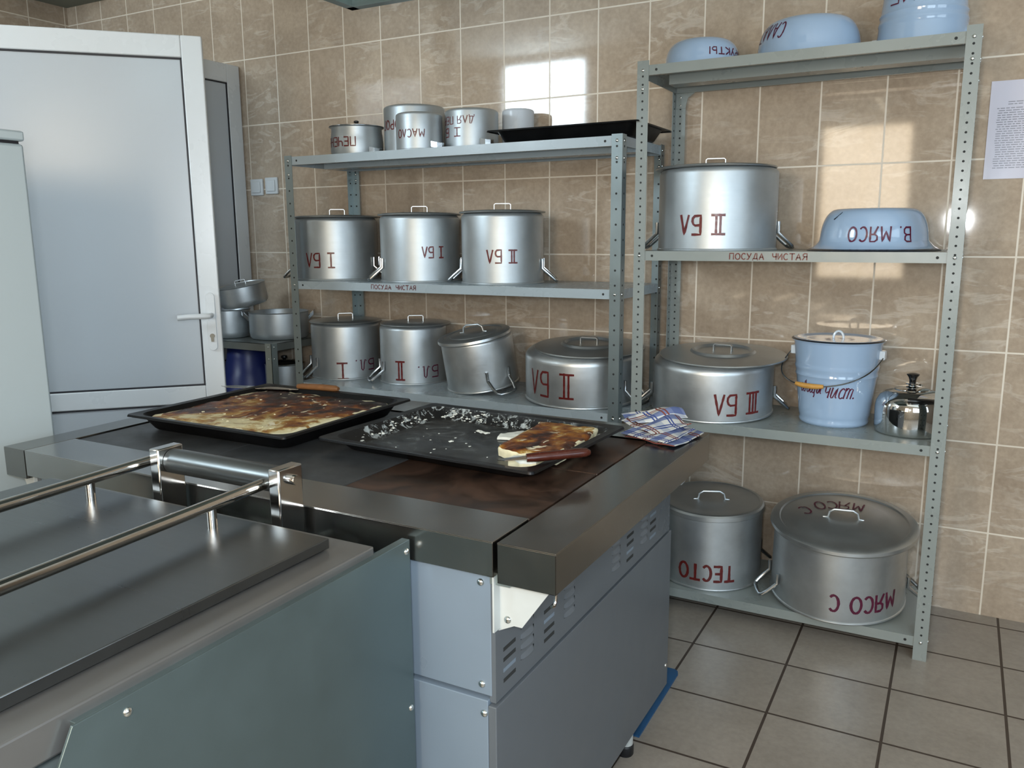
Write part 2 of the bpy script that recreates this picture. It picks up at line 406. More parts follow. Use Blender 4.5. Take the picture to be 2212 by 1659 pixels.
OFFS = {}
def parent_off(p):
    q = p
    while q.parent is not None: q = q.parent
    return OFFS.get(q.name, Vector((0, 0, 0)))
def tag(o, label=None, cat=None, group=None, kind=None):
    if label: o['label'] = label
    if cat: o['category'] = cat
    if group: o['group'] = group
    if kind: o['kind'] = kind
    return o
LOCAL = []
def thing(name, label, cat, loc=(0, 0, 0), group=None, local=False):
    o = bpy.data.objects.new(name, None); COL.objects.link(o)
    o.empty_display_size = 0.05; o.location = loc
    OFFS[o.name] = Vector((0, 0, 0)) if local else Vector(loc)
    return tag(o, label, cat, group)
def struct(o): o['kind'] = 'structure'; return o
def copy_tree(o, parent=None):
    c = o.copy(); COL.objects.link(c)
    if parent is not None: c.parent = parent
    for ch in list(o.children): copy_tree(ch, c)
    return c

_bolt = {}
def bolt(parent, pos, nrm, r=0.006, h=0.004, name='bolt'):
    """one dome headed fastener; all share their mesh"""
    key = (name, r, h)
    if key not in _bolt:
        m_ = MB(); m_.dome((0, 0, 0), (0, 0, 1), r, h, 12)
        o = m_.build(name, 'bolt'); _bolt[key] = o.data; bpy.data.objects.remove(o)
    o = bpy.data.objects.new(name, _bolt[key]); COL.objects.link(o); o.parent = parent
    o.location = Vector(pos) - (parent_off(parent) if not parent.get('_local') else Vector((0, 0, 0)))
    o.rotation_euler = Vector((0, 0, 1)).rotation_difference(Vector(nrm)).to_euler()
    return o

# ------------------------------------------------------------------ brush lettering
def arc(cx, cy, rx, ry, a0, a1, n=10):
    return [(cx + rx * math.cos(R_(a0 + (a1 - a0) * i / n)), cy + ry * math.sin(R_(a0 + (a1 - a0) * i / n))) for i in range(n + 1)]
G = {
 'I': (0.5, [[(0, 1), (0.5, 1)], [(0, 0), (0.5, 0)], [(0.25, 0), (0.25, 1)]]),
 '2': (0.72, [[(0, 1), (0.72, 1)], [(0, 0), (0.72, 0)], [(0.24, 0), (0.24, 1)], [(0.48, 0), (0.48, 1)]]),
 '3': (0.85, [[(0, 1), (0.85, 1)], [(0, 0), (0.85, 0)], [(0.2, 0), (0.2, 1)], [(0.42, 0), (0.42, 1)], [(0.64, 0), (0.64, 1)]]),
 'Б': (0.5, [[(0.5, 1), (0, 1), (0, 0), (0.36, 0.02), (0.48, 0.14), (0.5, 0.3), (0.44, 0.45), (0.32, 0.52), (0, 0.5)]]),
 'Л': (0.52, [[(0, 0), (0.28, 1), (0.52, 0)]]),
 'л': (0.5, [[(0, 0.1), (0.1, 0.0), (0.18, 0.3), (0.22, 0.85), (0.3, 1), (0.4, 0.85), (0.42, 0.0), (0.5, 0.05)]]),
 'Т': (0.6, [[(0, 1), (0.6, 1)], [(0.3, 1), (0.3, 0)]]),
 'Е': (0.45, [[(0.45, 1), (0, 1), (0, 0), (0.45, 0)], [(0, 0.5), (0.36, 0.5)]]),
 'С': (0.5, [arc(0.28, 0.5, 0.28, 0.5, 50, 310, 14)]),
 'О': (0.6, [arc(0.3, 0.5, 0.3, 0.5, 0, 360, 20)]),
 'М': (0.66, [[(0, 0), (0.08, 1), (0.33, 0.3), (0.58, 1), (0.66, 0)]]),
 'Я': (0.5, [[(0.5, 0), (0.5, 1), (0.2, 1), (0.04, 0.87), (0.04, 0.62), (0.2, 0.5), (0.5, 0.5)], [(0.24, 0.5), (0, 0)]]),
 'В': (0.5, [[(0, 0), (0, 1), (0.34, 1), (0.46, 0.88), (0.44, 0.64), (0.3, 0.53), (0, 0.52)], [(0.3, 0.53), (0.5, 0.38), (0.5, 0.14), (0.36, 0), (0, 0)]]),
 'А': (0.55, [[(0, 0), (0.28, 1), (0.55, 0)], [(0.1, 0.36), (0.45, 0.36)]]),
 'П': (0.5, [[(0, 0), (0, 1), (0.5, 1), (0.5, 0)]]),
 'У': (0.52, [[(0, 1), (0.27, 0.42)], [(0.52, 1), (0.18, 0.05), (0, 0)]]),
 'Д': (0.58, [[(0.1, 0.12), (0.3, 1), (0.48, 1), (0.48, 0.12)], [(0, -0.1), (0, 0.12), (0.58, 0.12), (0.58, -0.1)]]),
 'Ч': (0.46, [[(0, 1), (0.02, 0.6), (0.14, 0.46), (0.46, 0.5)], [(0.46, 1), (0.46, 0)]]),
 'И': (0.5, [[(0, 1), (0, 0), (0.5, 1), (0.5, 0)]]),
 'Н': (0.5, [[(0, 0), (0, 1)], [(0.5, 0), (0.5, 1)], [(0, 0.5), (0.5, 0.5)]]),
 'Ь': (0.45, [[(0, 1), (0, 0), (0.32, 0), (0.45, 0.14), (0.45, 0.36), (0.32, 0.5), (0, 0.5)]]),
 'Ы': (0.7, [[(0, 1), (0, 0), (0.3, 0), (0.42, 0.14), (0.42, 0.36), (0.3, 0.5), (0, 0.5)], [(0.7, 0), (0.7, 1)]]),
 'Р': (0.45, [[(0, 0), (0, 1), (0.3, 1), (0.45, 0.86), (0.45, 0.62), (0.3, 0.48), (0, 0.48)]]),
 'Г': (0.42, [[(0, 0), (0, 1), (0.42, 1)]]),
 'Ф': (0.6, [arc(0.3, 0.6, 0.3, 0.28, 0, 360, 16), [(0.3, 0), (0.3, 1)]]),
 'К': (0.5, [[(0, 0), (0, 1)], [(0.5, 1), (0, 0.45), (0.5, 0)]]),
 '.': (0.1, [[(0.03, 0.0), (0.07, 0.04)]]),
 # slanted lower case used on the bucket
 'о': (0.42, [arc(0.21, 0.33, 0.19, 0.33, 0, 360, 14)]),
 'в': (0.4, [[(0.0, 0.35), (0.06, 0.0), (0.26, 0.0), (0.34, 0.18), (0.2, 0.36), (0.06, 0.4), (0.1, 0.8), (0.24, 0.95), (0.28, 0.7), (0.12, 0.4)]]),
 'щ': (0.78, [[(0, 0.66), (0, 0.08), (0.1, 0), (0.3, 0.1), (0.3, 0.66), (0.3, 0.08), (0.4, 0), (0.62, 0.1), (0.62, 0.66), (0.62, 0.0), (0.7, -0.16), (0.64, -0.3)]]),
 'и': (0.52, [[(0, 0.66), (0, 0.1), (0.08, 0), (0.2, 0.02), (0.42, 0.66), (0.42, 0.08), (0.52, 0.02)]]),
 'ч': (0.42, [[(0, 0.66), (0.02, 0.4), (0.12, 0.3), (0.36, 0.4), (0.36, 0.66), (0.36, 0)]]),
 'с': (0.4, [arc(0.24, 0.33, 0.22, 0.33, 50, 310, 12)]),
 'т': (0.72, [[(0, 0), (0, 0.66)], [(0, 0.5), (0.14, 0.66), (0.3, 0.6), (0.3, 0)], [(0.3, 0.5), (0.44, 0.66), (0.62, 0.6), (0.62, 0)]]),
}
def layout(text, space=0.45, gap=0.22):
    strokes = []; x = 0.0
    for ch in text:
        if ch == ' ': x += space; continue
        w, ss = G[ch]
        for s_ in ss: strokes.append([(x + a, b) for a, b in s_])
        x += w + gap
    return strokes, x - gap
def lettering(mb, fn, text, width, height, pen, mat, flip=False, slant=0.0, space=0.45, gap=0.22, th=0.0006, jitter=0.02):
    """brush strokes laid on a surface; fn(u, v) -> (point, normal), u to the right, v up, centred; flip = turned 180 degrees"""
    st, L = layout(text, space, gap); rnd = random.Random(text)
    for s_ in st:
        pts = []
        for i in range(len(s_) - 1):
            (x0, y0), (x1, y1) = s_[i], s_[i + 1]
            n = max(1, int(math.hypot((x1 - x0) / L * width, (y1 - y0) * height) / 0.008))
            for k in range(n): pts.append((x0 + (x1 - x0) * k / n, y0 + (y1 - y0) * k / n))
        pts.append(s_[-1])
        uv_ = []
        jx = rnd.uniform(-jitter, jitter); jy = rnd.uniform(-jitter, jitter)
        for x, y in pts:
            u = ((x + jx) / L - 0.5) * width + slant * (y - 0.5) * height; v = (y + jy - 0.5) * height
            uv_.append((-u, -v) if flip else (u, v))
        b = len(mb.v); n = len(uv_)
        for i, (u, v) in enumerate(uv_):
            u0, v0 = uv_[max(i - 1, 0)]; u1, v1 = uv_[min(i + 1, n - 1)]
            dx, dy = u1 - u0, v1 - v0; d = math.hypot(dx, dy) or 1; dx /= d; dy /= d
            pw = pen * rnd.uniform(0.82, 1.12) / 2
            e = 0.0
            if i == 0: e = -pw * 0.6
            if i == n - 1: e = pw * 0.6
            for sgn in (1, -1):
                p, nr = fn(u - dy * pw * sgn + dx * e, v + dx * pw * sgn + dy * e)
                mb.v.append(tuple(Vector(p) + Vector(nr) * th))
        for i in range(n - 1):
            mb.f.append((b + 2 * i, b + 2 * i + 2, b + 2 * i + 3, b + 2 * i + 1)); mb.m.append(mat)
def on_cylinder(r, ang, z, slope=0.0):
    """surface of a cylinder (or cone with radius change per metre of height) round the local z axis"""
    a0 = R_(ang)
    def fn(u, v):
        a = a0 + u / r; rr = r + slope * v
        n = Vector((math.cos(a), math.sin(a), -slope)).normalized()
        return Vector((rr * math.cos(a), rr * math.sin(a), z + v)), n
    return fn
def on_front(x, y, z):
    return lambda u, v: (Vector((x + u, y, z + v)), Vector((0, -1, 0)))

# ------------------------------------------------------------------ the room
def slab(name, x0, x1, y0, y1, z0, z1, mat):
    mb = MB(); mb.box(x0, x1, y0, y1, z0, z1); return struct(mb.build(name, mat, smooth=0))
XL, XR, ZC = -0.08, 7.2, 3.05
slab('floor', XL - 0.1, XR + 0.1, YS - 0.1, 0.1, -0.08, 0.0, 'floor_tile')
slab('ceiling', XL - 0.1, XR + 0.1, YS - 0.1, 0.1, ZC, ZC + 0.08, 'ceiling')
slab('wall_back', XL - 0.1, XR + 0.1, 0.0, 0.1, 0.0, ZC, 'wall_tile')
slab('wall_left', XL - 0.1, XL, YS, 0.0, 0.0, ZC, 'wall_tile_side')
mb = MB(); wy0, wy1, wz0, wz1 = -4.0, -1.9, 1.0, 2.5
mb.box(XR, XR + 0.1, YS, wy0, 0, ZC); mb.box(XR, XR + 0.1, wy1, 0, 0, ZC); mb.box(XR, XR + 0.1, wy0, wy1, 0, wz0); mb.box(XR, XR + 0.1, wy0, wy1, wz1, ZC)
struct(mb.build('wall_right', 'wall_dark', smooth=0))
mb = MB()
for q in ((wy0, wy0 + 0.05, wz0, wz1), (wy1 - 0.05, wy1, wz0, wz1), (wy0, wy1, wz0, wz0 + 0.05), (wy0, wy1, wz1 - 0.05, wz1), (-2.98, -2.92, wz0, wz1)): mb.box(XR - 0.01, XR + 0.03, *q)
wo = struct(mb.build('window_4', 'pvc', bevel=0.003))  # unseen window, added to go with the side fill lamp
mb = MB(); mb.box(XR + 0.008, XR + 0.013, wy0 + 0.01, wy1 - 0.01, wz0 + 0.01, wz1 - 0.01); mb.build('window_pane', 'pane', wo, smooth=0)
slab('trim_2', 1.33, 1.43, -1.76, -1.66, 0.0, ZC, 'pvc')
slab('trim_1', XL, 0.28, -1.66, 0.0, 2.635, ZC, 'soffit')
# front wall (behind the photographer) with its window openings
mb = MB()
WN = [(0.41, 1.29, 2.23, 2.97), (3.44, 4.12, 0.96, 2.20), (5.18, 6.82, 0.93, 2.47)]  # last opening is an unseen window added for fill light
xs = XL
for (a, b, z0, z1) in WN:
    mb.box(xs, a, YS - 0.1, YS, 0, ZC); mb.box(a, b, YS - 0.1, YS, 0, z0); mb.box(a, b, YS - 0.1, YS, z1, ZC); xs = b
mb.box(xs, XR, YS - 0.1, YS, 0, ZC)
struct(mb.build('wall_front', 'wall_tile', smooth=0))
for i, (a, b, z0, z1) in enumerate(WN):
    mb = MB(); w = 0.05
    for q in ((a, a + w, z0, z1), (b - w, b, z0, z1), (a, b, z0, z0 + w), (a, b, z1 - w, z1), ((a + b) / 2 - 0.02, (a + b) / 2 + 0.02, z0, z1)):
        mb.box(q[0], q[1], YS - 0.02, YS + 0.015, q[2], q[3])
    wo = struct(mb.build('window_%d' % (i + 1), 'pvc', bevel=0.003))
    mb = MB(); mb.box(a + 0.01, b - 0.01, YS - 0.008, YS - 0.003, z0 + 0.01, z1 - 0.01); mb.build('window_pane', 'pane', wo, smooth=0)

# ---- doors
def door_leaf(name, hinge, u, width, height, panels, stile=0.085, thick=0.06, z0=0.012):
    """hinge corner, u = unit direction to the free edge; visible face on the side of n = (u.y,-u.x)"""
    u = Vector((u[0], u[1], 0)).normalized(); n = Vector((u.y, -u.x, 0))
    Mx = Matrix.Translation(Vector((hinge[0], hinge[1], 0))) @ Matrix(((u.x, -n.x, 0), (u.y, -n.y, 0), (0, 0, 1))).to_4x4()
    def T(mb): mb.v = [tuple(Mx @ Vector(v)) for v in mb.v]; return mb
    # local: x along the leaf, y = -n (back), z up
    fr = MB(); zs = [z0] + [z for p in panels for z in p] + [height]
    fr.box(0, stile, 0, thick, z0, height); fr.box(width - stile, width, 0, thick, z0, height)
    for k in range(0, len(zs), 2): fr.box(stile, width - stile, 0, thick, zs[k], zs[k + 1])
    # raised outer bead
    root = struct(T(fr).build(name, 'pvc', bevel=0.004))
    for (a, b) in panels:
        g = MB()
        for q in ((stile, width - stile, a, a + 0.006), (stile, width - stile, b - 0.006, b), (stile, stile + 0.006, a, b), (width - stile - 0.006, width - stile, a, b)):
            g.box(q[0], q[1], 0.004, 0.03, q[2], q[3])
        T(g).build('door_gasket', 'gasket', root, smooth=0)
        p = MB(); p.box(stile + 0.005, width - stile - 0.005, 0.008, 0.04, a + 0.005, b - 0.005)
        T(p).build('door_panel', 'pvc_panel', root, bevel=0.002)
    return root, T
U1 = (0.70, 0.714)
W1 = 0.90
free = Vector((2.071, -0.977, 0)); u1 = Vector((U1[0], U1[1], 0)).normalized()
h1 = free - u1 * W1
d1, T1 = door_leaf('door_1', (h1.x, h1.y), U1, W1, 2.055, [(0.12, 0.715), (0.783, 1.978)], stile=0.072)
xl = W1 - 0.035
mb = MB(); mb.prism([(xl + 0.016 * math.cos(a), (1.138 - 0.016 if s > 0 else 0.918 + 0.016) + 0.016 * math.sin(a)) for s, rng in ((1, range(0, 181, 20)), (-1, range(180, 361, 20))) for a in [R_(q) for q in rng]], 'y', -0.008, 0.0)
T1(mb).build('lock_plate', 'pvc', d1, bevel=0.001)
mb = MB(); mb.tube([(xl, -0.008, 1.053), (xl, -0.035, 1.053), (xl - 0.006, -0.046, 1.053), (xl - 0.02, -0.05, 1.053), (xl - 0.075, -0.05, 1.053), (xl - 0.115, -0.05, 1.05)], 0.0105, 12)
T1(mb).build('door_handle', 'pvc', d1)
mb = MB(); mb.prism([(xl + 0.009 * math.cos(R_(a)), 0.974 + 0.009 * math.sin(R_(a))) for a in range(-50, 231, 20)] + [(xl - 0.005, 0.952), (xl + 0.005, 0.952)], 'y', -0.011, -0.008)
T1(mb).build('keyhole', 'brass_lock', d1, smooth=0)
d2, T2 = door_leaf('door_2', (1.245, -0.78), (0, 1), 0.775, 2.19, [(0.12, 0.72), (0.79, 2.10)], stile=0.082)

# ------------------------------------------------------------------ shelving racks
def rack(label, pmat, x0, x1, yf, yb, shelves, top, mat, pitch, flange, hr, group, post_w=0.038, text=None, rib=True, gusset=False):
    root = thing('storage_rack', label, 'shelf rack', ((x0 + x1) / 2, (yf + yb) / 2, 0), group)
    th = 0.002
    for ix, (px, sx) in enumerate(((x0, 1), (x1, -1))):
        for iy, (py, sy) in enumerate(((yf, 1), (yb, -1))):
            mb = MB()
            xa, xb = sorted((px, px + sx * post_w)); ya, yb_ = sorted((py, py + sy * th))
            mb.box(xa, xb, ya, yb_, 0, top)
            xa, xb = sorted((px, px + sx * th)); ya, yb_ = sorted((py + sy * th, py + sy * post_w))
            mb.box(xa, xb, ya, yb_, 0, top)
            z = 0.06
            while z < top - 0.03:
                for f in (0, 1):
                    if f == 0:   # marks on both faces of the flange along x
                        cx = px + sx * post_w * 0.5
                        mb.disc((cx, py if sy > 0 else py - th, z), (0, -1, 0), hr, 0.0004, 8, 1)
                        mb.disc((cx, py + th if sy > 0 else py, z), (0, 1, 0), hr, 0.0004, 8, 1)
                    else:
                        cy = py + sy * post_w * 0.5
                        mb.disc((px if sx > 0 else px - th, cy, z), (-1, 0, 0), hr, 0.0004, 8, 1)
                        mb.disc((px + th if sx > 0 else px, cy, z), (1, 0, 0), hr, 0.0004, 8, 1)
                z += pitch
            po = mb.build('post', [pmat, 'hole'], root, smooth=0)
            fy_ = (py if sy > 0 else py - th); side_n = (-sx, 0, 0)
            for z in list(shelves) + [shelves[0] - 0.075 + flange / 2]:
                zz = z - flange / 2
                if iy == 0:
                    bolt(po, (px + sx * post_w * 0.5, fy_, zz), (0, -1, 0))
                    bolt(po, (px, py + sy * post_w * 0.5, zz), side_n)
                else:
                    bolt(po, (px + sx * post_w * 0.5, py - th, zz - (0.03 if z == shelves[0] else 0)), (0, -1, 0))
                    bolt(po, (px, py + sy * post_w * 0.5, zz), side_n)
            if iy == 1 and gusset and ix == 0:   # gusset plate behind the top shelf
                g = MB(); zt = shelves[0] - flange
                yy = py - 0.004
                g.prism([(px + sx * 0.004, zt + 0.03), (px + sx * 0.10, zt + 0.03), (px + sx * 0.09, zt + 0.01), (px + sx * 0.048, zt - 0.018), (px + sx * 0.040, zt - 0.055), (px + sx * 0.004, zt - 0.055)], 'y', yy - 0.0015, yy)
                g.build('corner_gusset', mat, root, smooth=0)
    for i, z in enumerate(shelves):
        mb = MB(); a, b = x0 + th + 0.001, x1 - th - 0.001; f, k = yf + th + 0.001, yb - th - 0.001; t2 = 0.0018
        mb.box(a, b, f, k, z - t2, z)
        mb.box(a, b, f, f + t2, z - flange, z - t2); mb.box(a, b, k - t2, k, z - flange, z - t2)
        mb.box(a, a + t2, f + t2, k - t2, z - flange, z - t2); mb.box(b - t2, b, f + t2, k - t2, z - flange, z - t2)
        mb.box(a, b, f + t2, f + 0.014, z - flange, z - flange + t2); mb.box(a, b, k - 0.014, k - t2, z - flange, z - flange + t2)
        if rib and i == 0:
            ym = (f + k) / 2
            mb.box(a + 0.05, b - 0.002, ym - 0.035, ym - 0.033, z - flange - 0.004, z - t2)
            mb.box(a + 0.05, b - 0.002, ym - 0.035, ym + 0.035, z - flange - 0.006, z - flange - 0.004)
            mb.box(a + 0.05, b - 0.002, ym + 0.033, ym + 0.035, z - flange - 0.004, z - t2)
        for xx in (a + 0.062, b - 0.062):
            mb.disc((xx, f, z - flange / 2), (0, -1, 0), 0.0045, 0.0005, 8, 1)
        mats = [mat, 'hole', 'red_paint']
        if text and text[0] == i:
            lettering(mb, on_front(text[1], f, text[2]), 'ПОСУДА ЧИСТАЯ', text[3], text[4], text[5], 2, space=0.9)
        mb.build('shelf', mats, root, smooth=0)
    return root

SL = (1.677, 1.152, 0.703, 0.22)
SR = (1.897, 1.287, 0.702, 0.077)
rack_l = rack('long pale grey-blue metal rack in the middle, loaded with aluminium pots', 'rack_post', 1.958, 3.492, -0.472, -0.022, SL, 1.682, 'rack_paint', 0.0527, 0.034, 0.004, 'metal shelf racks', 0.040, text=(1, 2.508, 1.137, 0.222, 0.017, 0.003))
rack_r = rack('tall grey-green metal rack on the right holding pale blue enamelware', 'rack_paint_green', 3.534, 4.540, -0.456, -0.030, SR, 1.912, 'rack_paint_green', 0.0265, 0.032, 0.0036, 'metal shelf racks', 0.040, text=(1, 3.987, 1.271, 0.242, 0.019, 0.0036), gusset=True)

# ------------------------------------------------------------------ pots
def view_ang(c): return math.degrees(math.atan2(CAM.y - c[1], CAM.x - c[0]))
def corner(r0, z0, r1, z1, n=6):
    """rounded outer shoulder from (r0,z0) up and in to (r1,z1)"""
    return [(r1 + (r0 - r1) * math.cos(i / n * PI / 2), z0 + (z1 - z0) * math.sin(i / n * PI / 2)) for i in range(n + 1)]
def side_handle(root, r, ang, z, w=0.05, out=0.054, drop=0.050, rad=0.0064, mat='aluminium_bright', up=0.038):
    a = R_(ang); rd = Vector((math.cos(a), math.sin(a), 0)); tg = Vector((-rd.y, rd.x, 0)); mb = MB()
    def P(t_, o, zz):
        # follow the round wall at the ends
        dr = math.sqrt(max(0, r * r - t_ * t_)) if o < 0.01 else r
        return rd * (dr + o) + tg * t_ + Vector((0, 0, zz))
    path = [P(-w, 0.006, z + up), P(-w, 0.006, z)]
    path += [P(-w * 0.96, out * 0.55, z - drop * 0.55), P(-w * 0.85, out * 0.9, z - drop * 0.9), P(-w * 0.6, out, z - drop), P(0, out * 1.02, z - drop * 1.02), P(w * 0.6, out, z - drop), P(w * 0.85, out * 0.9, z - drop * 0.9), P(w * 0.96, out * 0.55, z - drop * 0.55)]
    path += [P(w, 0.006, z), P(w, 0.006, z + up)]
    mb.tube(path, rad, 10)
    for t_ in (-w, w):
        p = P(t_, 0.004, z + up * 0.6); mb.dome(p + rd * 0.003, rd, 0.006, 0.005, 8)
        p = P(t_, 0.004, z + up * 0.1); mb.dome(p + rd * 0.003, rd, 0.006, 0.005, 8)
    return mb.build('side_handle', mat, root)
def lid_strap(mb, ang, z, half=0.033, h=0.026, width=0.016, curved=False):
    a = R_(ang); d = Vector((math.cos(a), math.sin(a), 0)); s_ = Vector((-d.y, d.x, 0))
    if curved:
        p = [d * -half * 1.3 + Vector((0, 0, z)), d * -half * 0.98 + Vector((0, 0, z + 0.003)), d * -half * 0.9 + Vector((0, 0, z + h * 0.7)), d * -half * 0.6 + Vector((0, 0, z + h)), d * half * 0.6 + Vector((0, 0, z + h)), d * half * 0.9 + Vector((0, 0, z + h * 0.7)), d * half * 0.98 + Vector((0, 0, z + 0.003)), d * half * 1.3 + Vector((0, 0, z))]
        mb.tube(p, 0.004, 8)
    else:
        p = [d * -half + Vector((0, 0, z)), d * -half + Vector((0, 0, z + h * 0.85)), d * -half * 0.85 + Vector((0, 0, z + h)), d * half * 0.85 + Vector((0, 0, z + h)), d * half + Vector((0, 0, z + h * 0.85)), d * half + Vector((0, 0, z))]
        mb.strap(p, s_, width, 0.003)
def upturned_pot(label, c, zb, r, h, group='upturned aluminium pots', texts=(), handles=(), lid=True, lid_off=(0, 0), shoulder=0.018, mat='aluminium', lid_r=None, lid_kind='flat', lid_ang=None, tilt=(0, 0), taper=0.0, name='cooking_pot', cat='pot', lid_text=None, hz=0.060, handle_w=0.05, lid_tilt=0):
    """a pot standing on its rim, its lid laid on the base; origin at the shelf"""
    va = view_ang(c)
    root = thing(name, label, cat, (c[0], c[1], zb), group, local=True)
    rt = r - taper
    prof = [(r - 0.004, 0.0), (r + 0.003, 0.0), (r + 0.004, 0.003), (r + 0.003, 0.006), (r, 0.008), (r - taper * 0.5, h * 0.5)]
    prof += corner(rt, h - shoulder, rt - shoulder * 1.2, h, 7) + [(rt * 0.5, h + 0.0005), (0, h + 0.001)]
    # inner wall so that the pot is a hollow shell
    inner = [(0.0, h - 0.004), (rt - shoulder * 1.3, h - 0.004), (rt - 0.004, h - shoulder), (r - 0.004, 0.0)]
    mb = MB(); mb.lathe(prof, 96); mb.lathe(inner, 48)
    for (tx, dang, z, wdt, hgt, pen, pm) in texts:
        lettering(mb, on_cylinder(r - taper * z / h, va + dang, z, -taper / h), tx, wdt, hgt, pen, pm, flip=True)
    mb.build('body', [mat, 'red_paint', 'purple_paint'], root)
    for dang in handles: side_handle(root, r, va + dang, hz, w=handle_w)
    if lid:
        lr = lid_r or r + 0.007; z = h + 0.002; lm = MB()
        if lid_kind == 'flat':
            p = [(lr, z - 0.002), (lr + 0.002, z + 0.001), (lr, z + 0.004), (lr - 0.01, z + 0.003), (lr - 0.016, z + 0.007), (lr * 0.55, z + 0.010), (0, z + 0.011)]; top = z + 0.010
        elif lid_kind == 'ring':
            p = [(lr, z - 0.003), (lr + 0.002, z), (lr, z + 0.003), (lr - 0.012, z + 0.004), (lr * 0.52, z + 0.012), (lr * 0.49, z + 0.020), (lr * 0.45, z + 0.021), (lr * 0.42, z + 0.012), (lr * 0.2, z + 0.012), (0, z + 0.012)]; top = z + 0.011
        elif lid_kind == 'step':
            p = [(lr, z - 0.012), (lr + 0.002, z - 0.008), (lr, z + 0.002), (lr - 0.008, z + 0.007), (lr - 0.028, z + 0.008), (lr - 0.032, z + 0.004), (lr - 0.05, z + 0.005), (lr * 0.66, z + 0.007), (lr * 0.63, z + 0.010), (0, z + 0.011)]; top = z + 0.010
        else:  # deep lid with a rolled rim that covers the base
            p = [(lr, z - 0.016), (lr + 0.0015, z - 0.014), (lr, z), (lr - 0.006, z + 0.006), (lr - 0.016, z + 0.007), (lr - 0.022, z + 0.003), (lr * 0.6, z + 0.001), (0, z + 0.001)]; top = z
        lm.lathe([(a, b) for a, b in p], 96)
        inn = [(0, z - 0.001), (lr - 0.006, z - 0.001), (lr, p[0][1])]
        if lid_text:
            for ch, (u0, v0, rot) in lid_text:
                d = R_(va); ex = Vector((-math.sin(d), math.cos(d), 0)); ey = Vector((-math.cos(d), -math.sin(d), 0))
                def fn(u, v, u0=u0, v0=v0, rot=rot):
                    cr, sr = math.cos(R_(rot)), math.sin(R_(rot))
                    q = ex * (u0 + u * cr - v * sr) + ey * (v0 + u * sr + v * cr)
                    rr_ = q.length; zz = z + (0.0112 if rr_ < lr * 0.62 else 0.0092)
                    return Vector((q.x, q.y, zz)), Vector((0, 0, 1))
                lettering(lm, fn, ch, 0.033, 0.056, 0.006, 1, flip=True)
        lo = lm.build('lid', ['aluminium_lid', 'purple_paint'], root)
        lo.location = (lid_off[0], lid_off[1], 0)
        if lid_tilt: lo.rotation_euler = Matrix.Rotation(R_(lid_tilt), 3, (math.cos(R_(va)), math.sin(R_(va)), 0)).to_euler()
        hm = MB(); la = (va + 90) if lid_ang is None else va + lid_ang
        lid_strap(hm, la, top - 0.0005, curved=(lid_kind in ('step', 'deep')), half=0.05 if lid_kind in ('step', 'deep') else 0.033, h=0.032 if lid_kind in ('step', 'deep') else 0.026)
        hm.build('lid_handle', 'aluminium_dull', lo)
    if tilt != (0, 0):
        d = R_(va); toward = Vector((math.cos(d), math.sin(d), 0)); right = Vector((-toward.y, toward.x, 0))
        mrot = Matrix.Rotation(R_(tilt[0]), 3, right) @ Matrix.Rotation(R_(tilt[1]), 3, toward)
        root.rotation_euler = mrot.to_euler()
        root.location.z = zb + (r + 0.003) * math.sin(R_(math.hypot(*tilt)))
    return root

RED, PUR = 1, 2
z2 = SL[1]; z3 = SL[2]
# middle shelf of the long rack
upturned_pot('wide upturned aluminium pot lettered I БЛ, leftmost on the middle shelf of the long rack', (2.030, -0.245), z2, 0.184, 0.272, texts=[('I БЛ', -24, 0.088, 0.132, 0.060, 0.007, RED)], handles=(74, -106), lid_off=(0.012, 0.0))
upturned_pot('upturned aluminium pot lettered I БЛ, middle one of three on the middle shelf', (2.488, -0.240), z2, 0.169, 0.276, texts=[('I БЛ', 18, 0.124, 0.092, 0.044, 0.006, RED)], handles=(97, -83))
upturned_pot('upturned aluminium pot lettered II БЛ, right one of three on the middle shelf', (2.893, -0.240), z2, 0.166, 0.279, texts=[('2 БЛ', -1, 0.110, 0.118, 0.050, 0.0065, RED)], handles=(84, -96))
# lower shelf of the long rack
upturned_pot('upturned aluminium pot lettered БЛ. I, leftmost on the lower shelf of the long rack', (2.040, -0.220), z3, 0.156, 0.252, texts=[('I', -7, 0.041, 0.044, 0.072, 0.009, RED), ('Бл.', 33, 0.064, 0.098, 0.048, 0.0055, PUR)], handles=(-72, 108), lid_off=(0.004, 0), mat='aluminium')
upturned_pot('upturned aluminium pot lettered БЛ. II, beside the tilted pot on the lower shelf', (2.402, -0.190), z3, 0.148, 0.254, texts=[('2', -24, 0.063, 0.040, 0.078, 0.008, RED), ('Бл.', 26, 0.056, 0.098, 0.050, 0.0055, PUR)], handles=(-78, 102), lid_off=(0.016, 0), mat='aluminium')
upturned_pot('unlettered dull aluminium pot leaning on its handle, lid tilted, on the lower shelf', (2.800, -0.250), z3, 0.150, 0.212, handles=(28,), hz=0.045, mat='aluminium_dull', tilt=(5, 8), lid_kind='step', lid_r=0.1525, lid_ang=60, lid_tilt=2)
upturned_pot('broad upturned aluminium pot lettered II БЛ, beside the right post of the long rack', (3.251, -0.248), z3, 0.222, 0.195, texts=[('2 БЛ', -33, 0.086, 0.192, 0.094, 0.008, RED)], handles=(58,), shoulder=0.035, mat='aluminium_dull', lid_kind='ring', lid_r=0.212, lid_off=(0.03, 0.0), tilt=(4, 0), lid_ang=75)
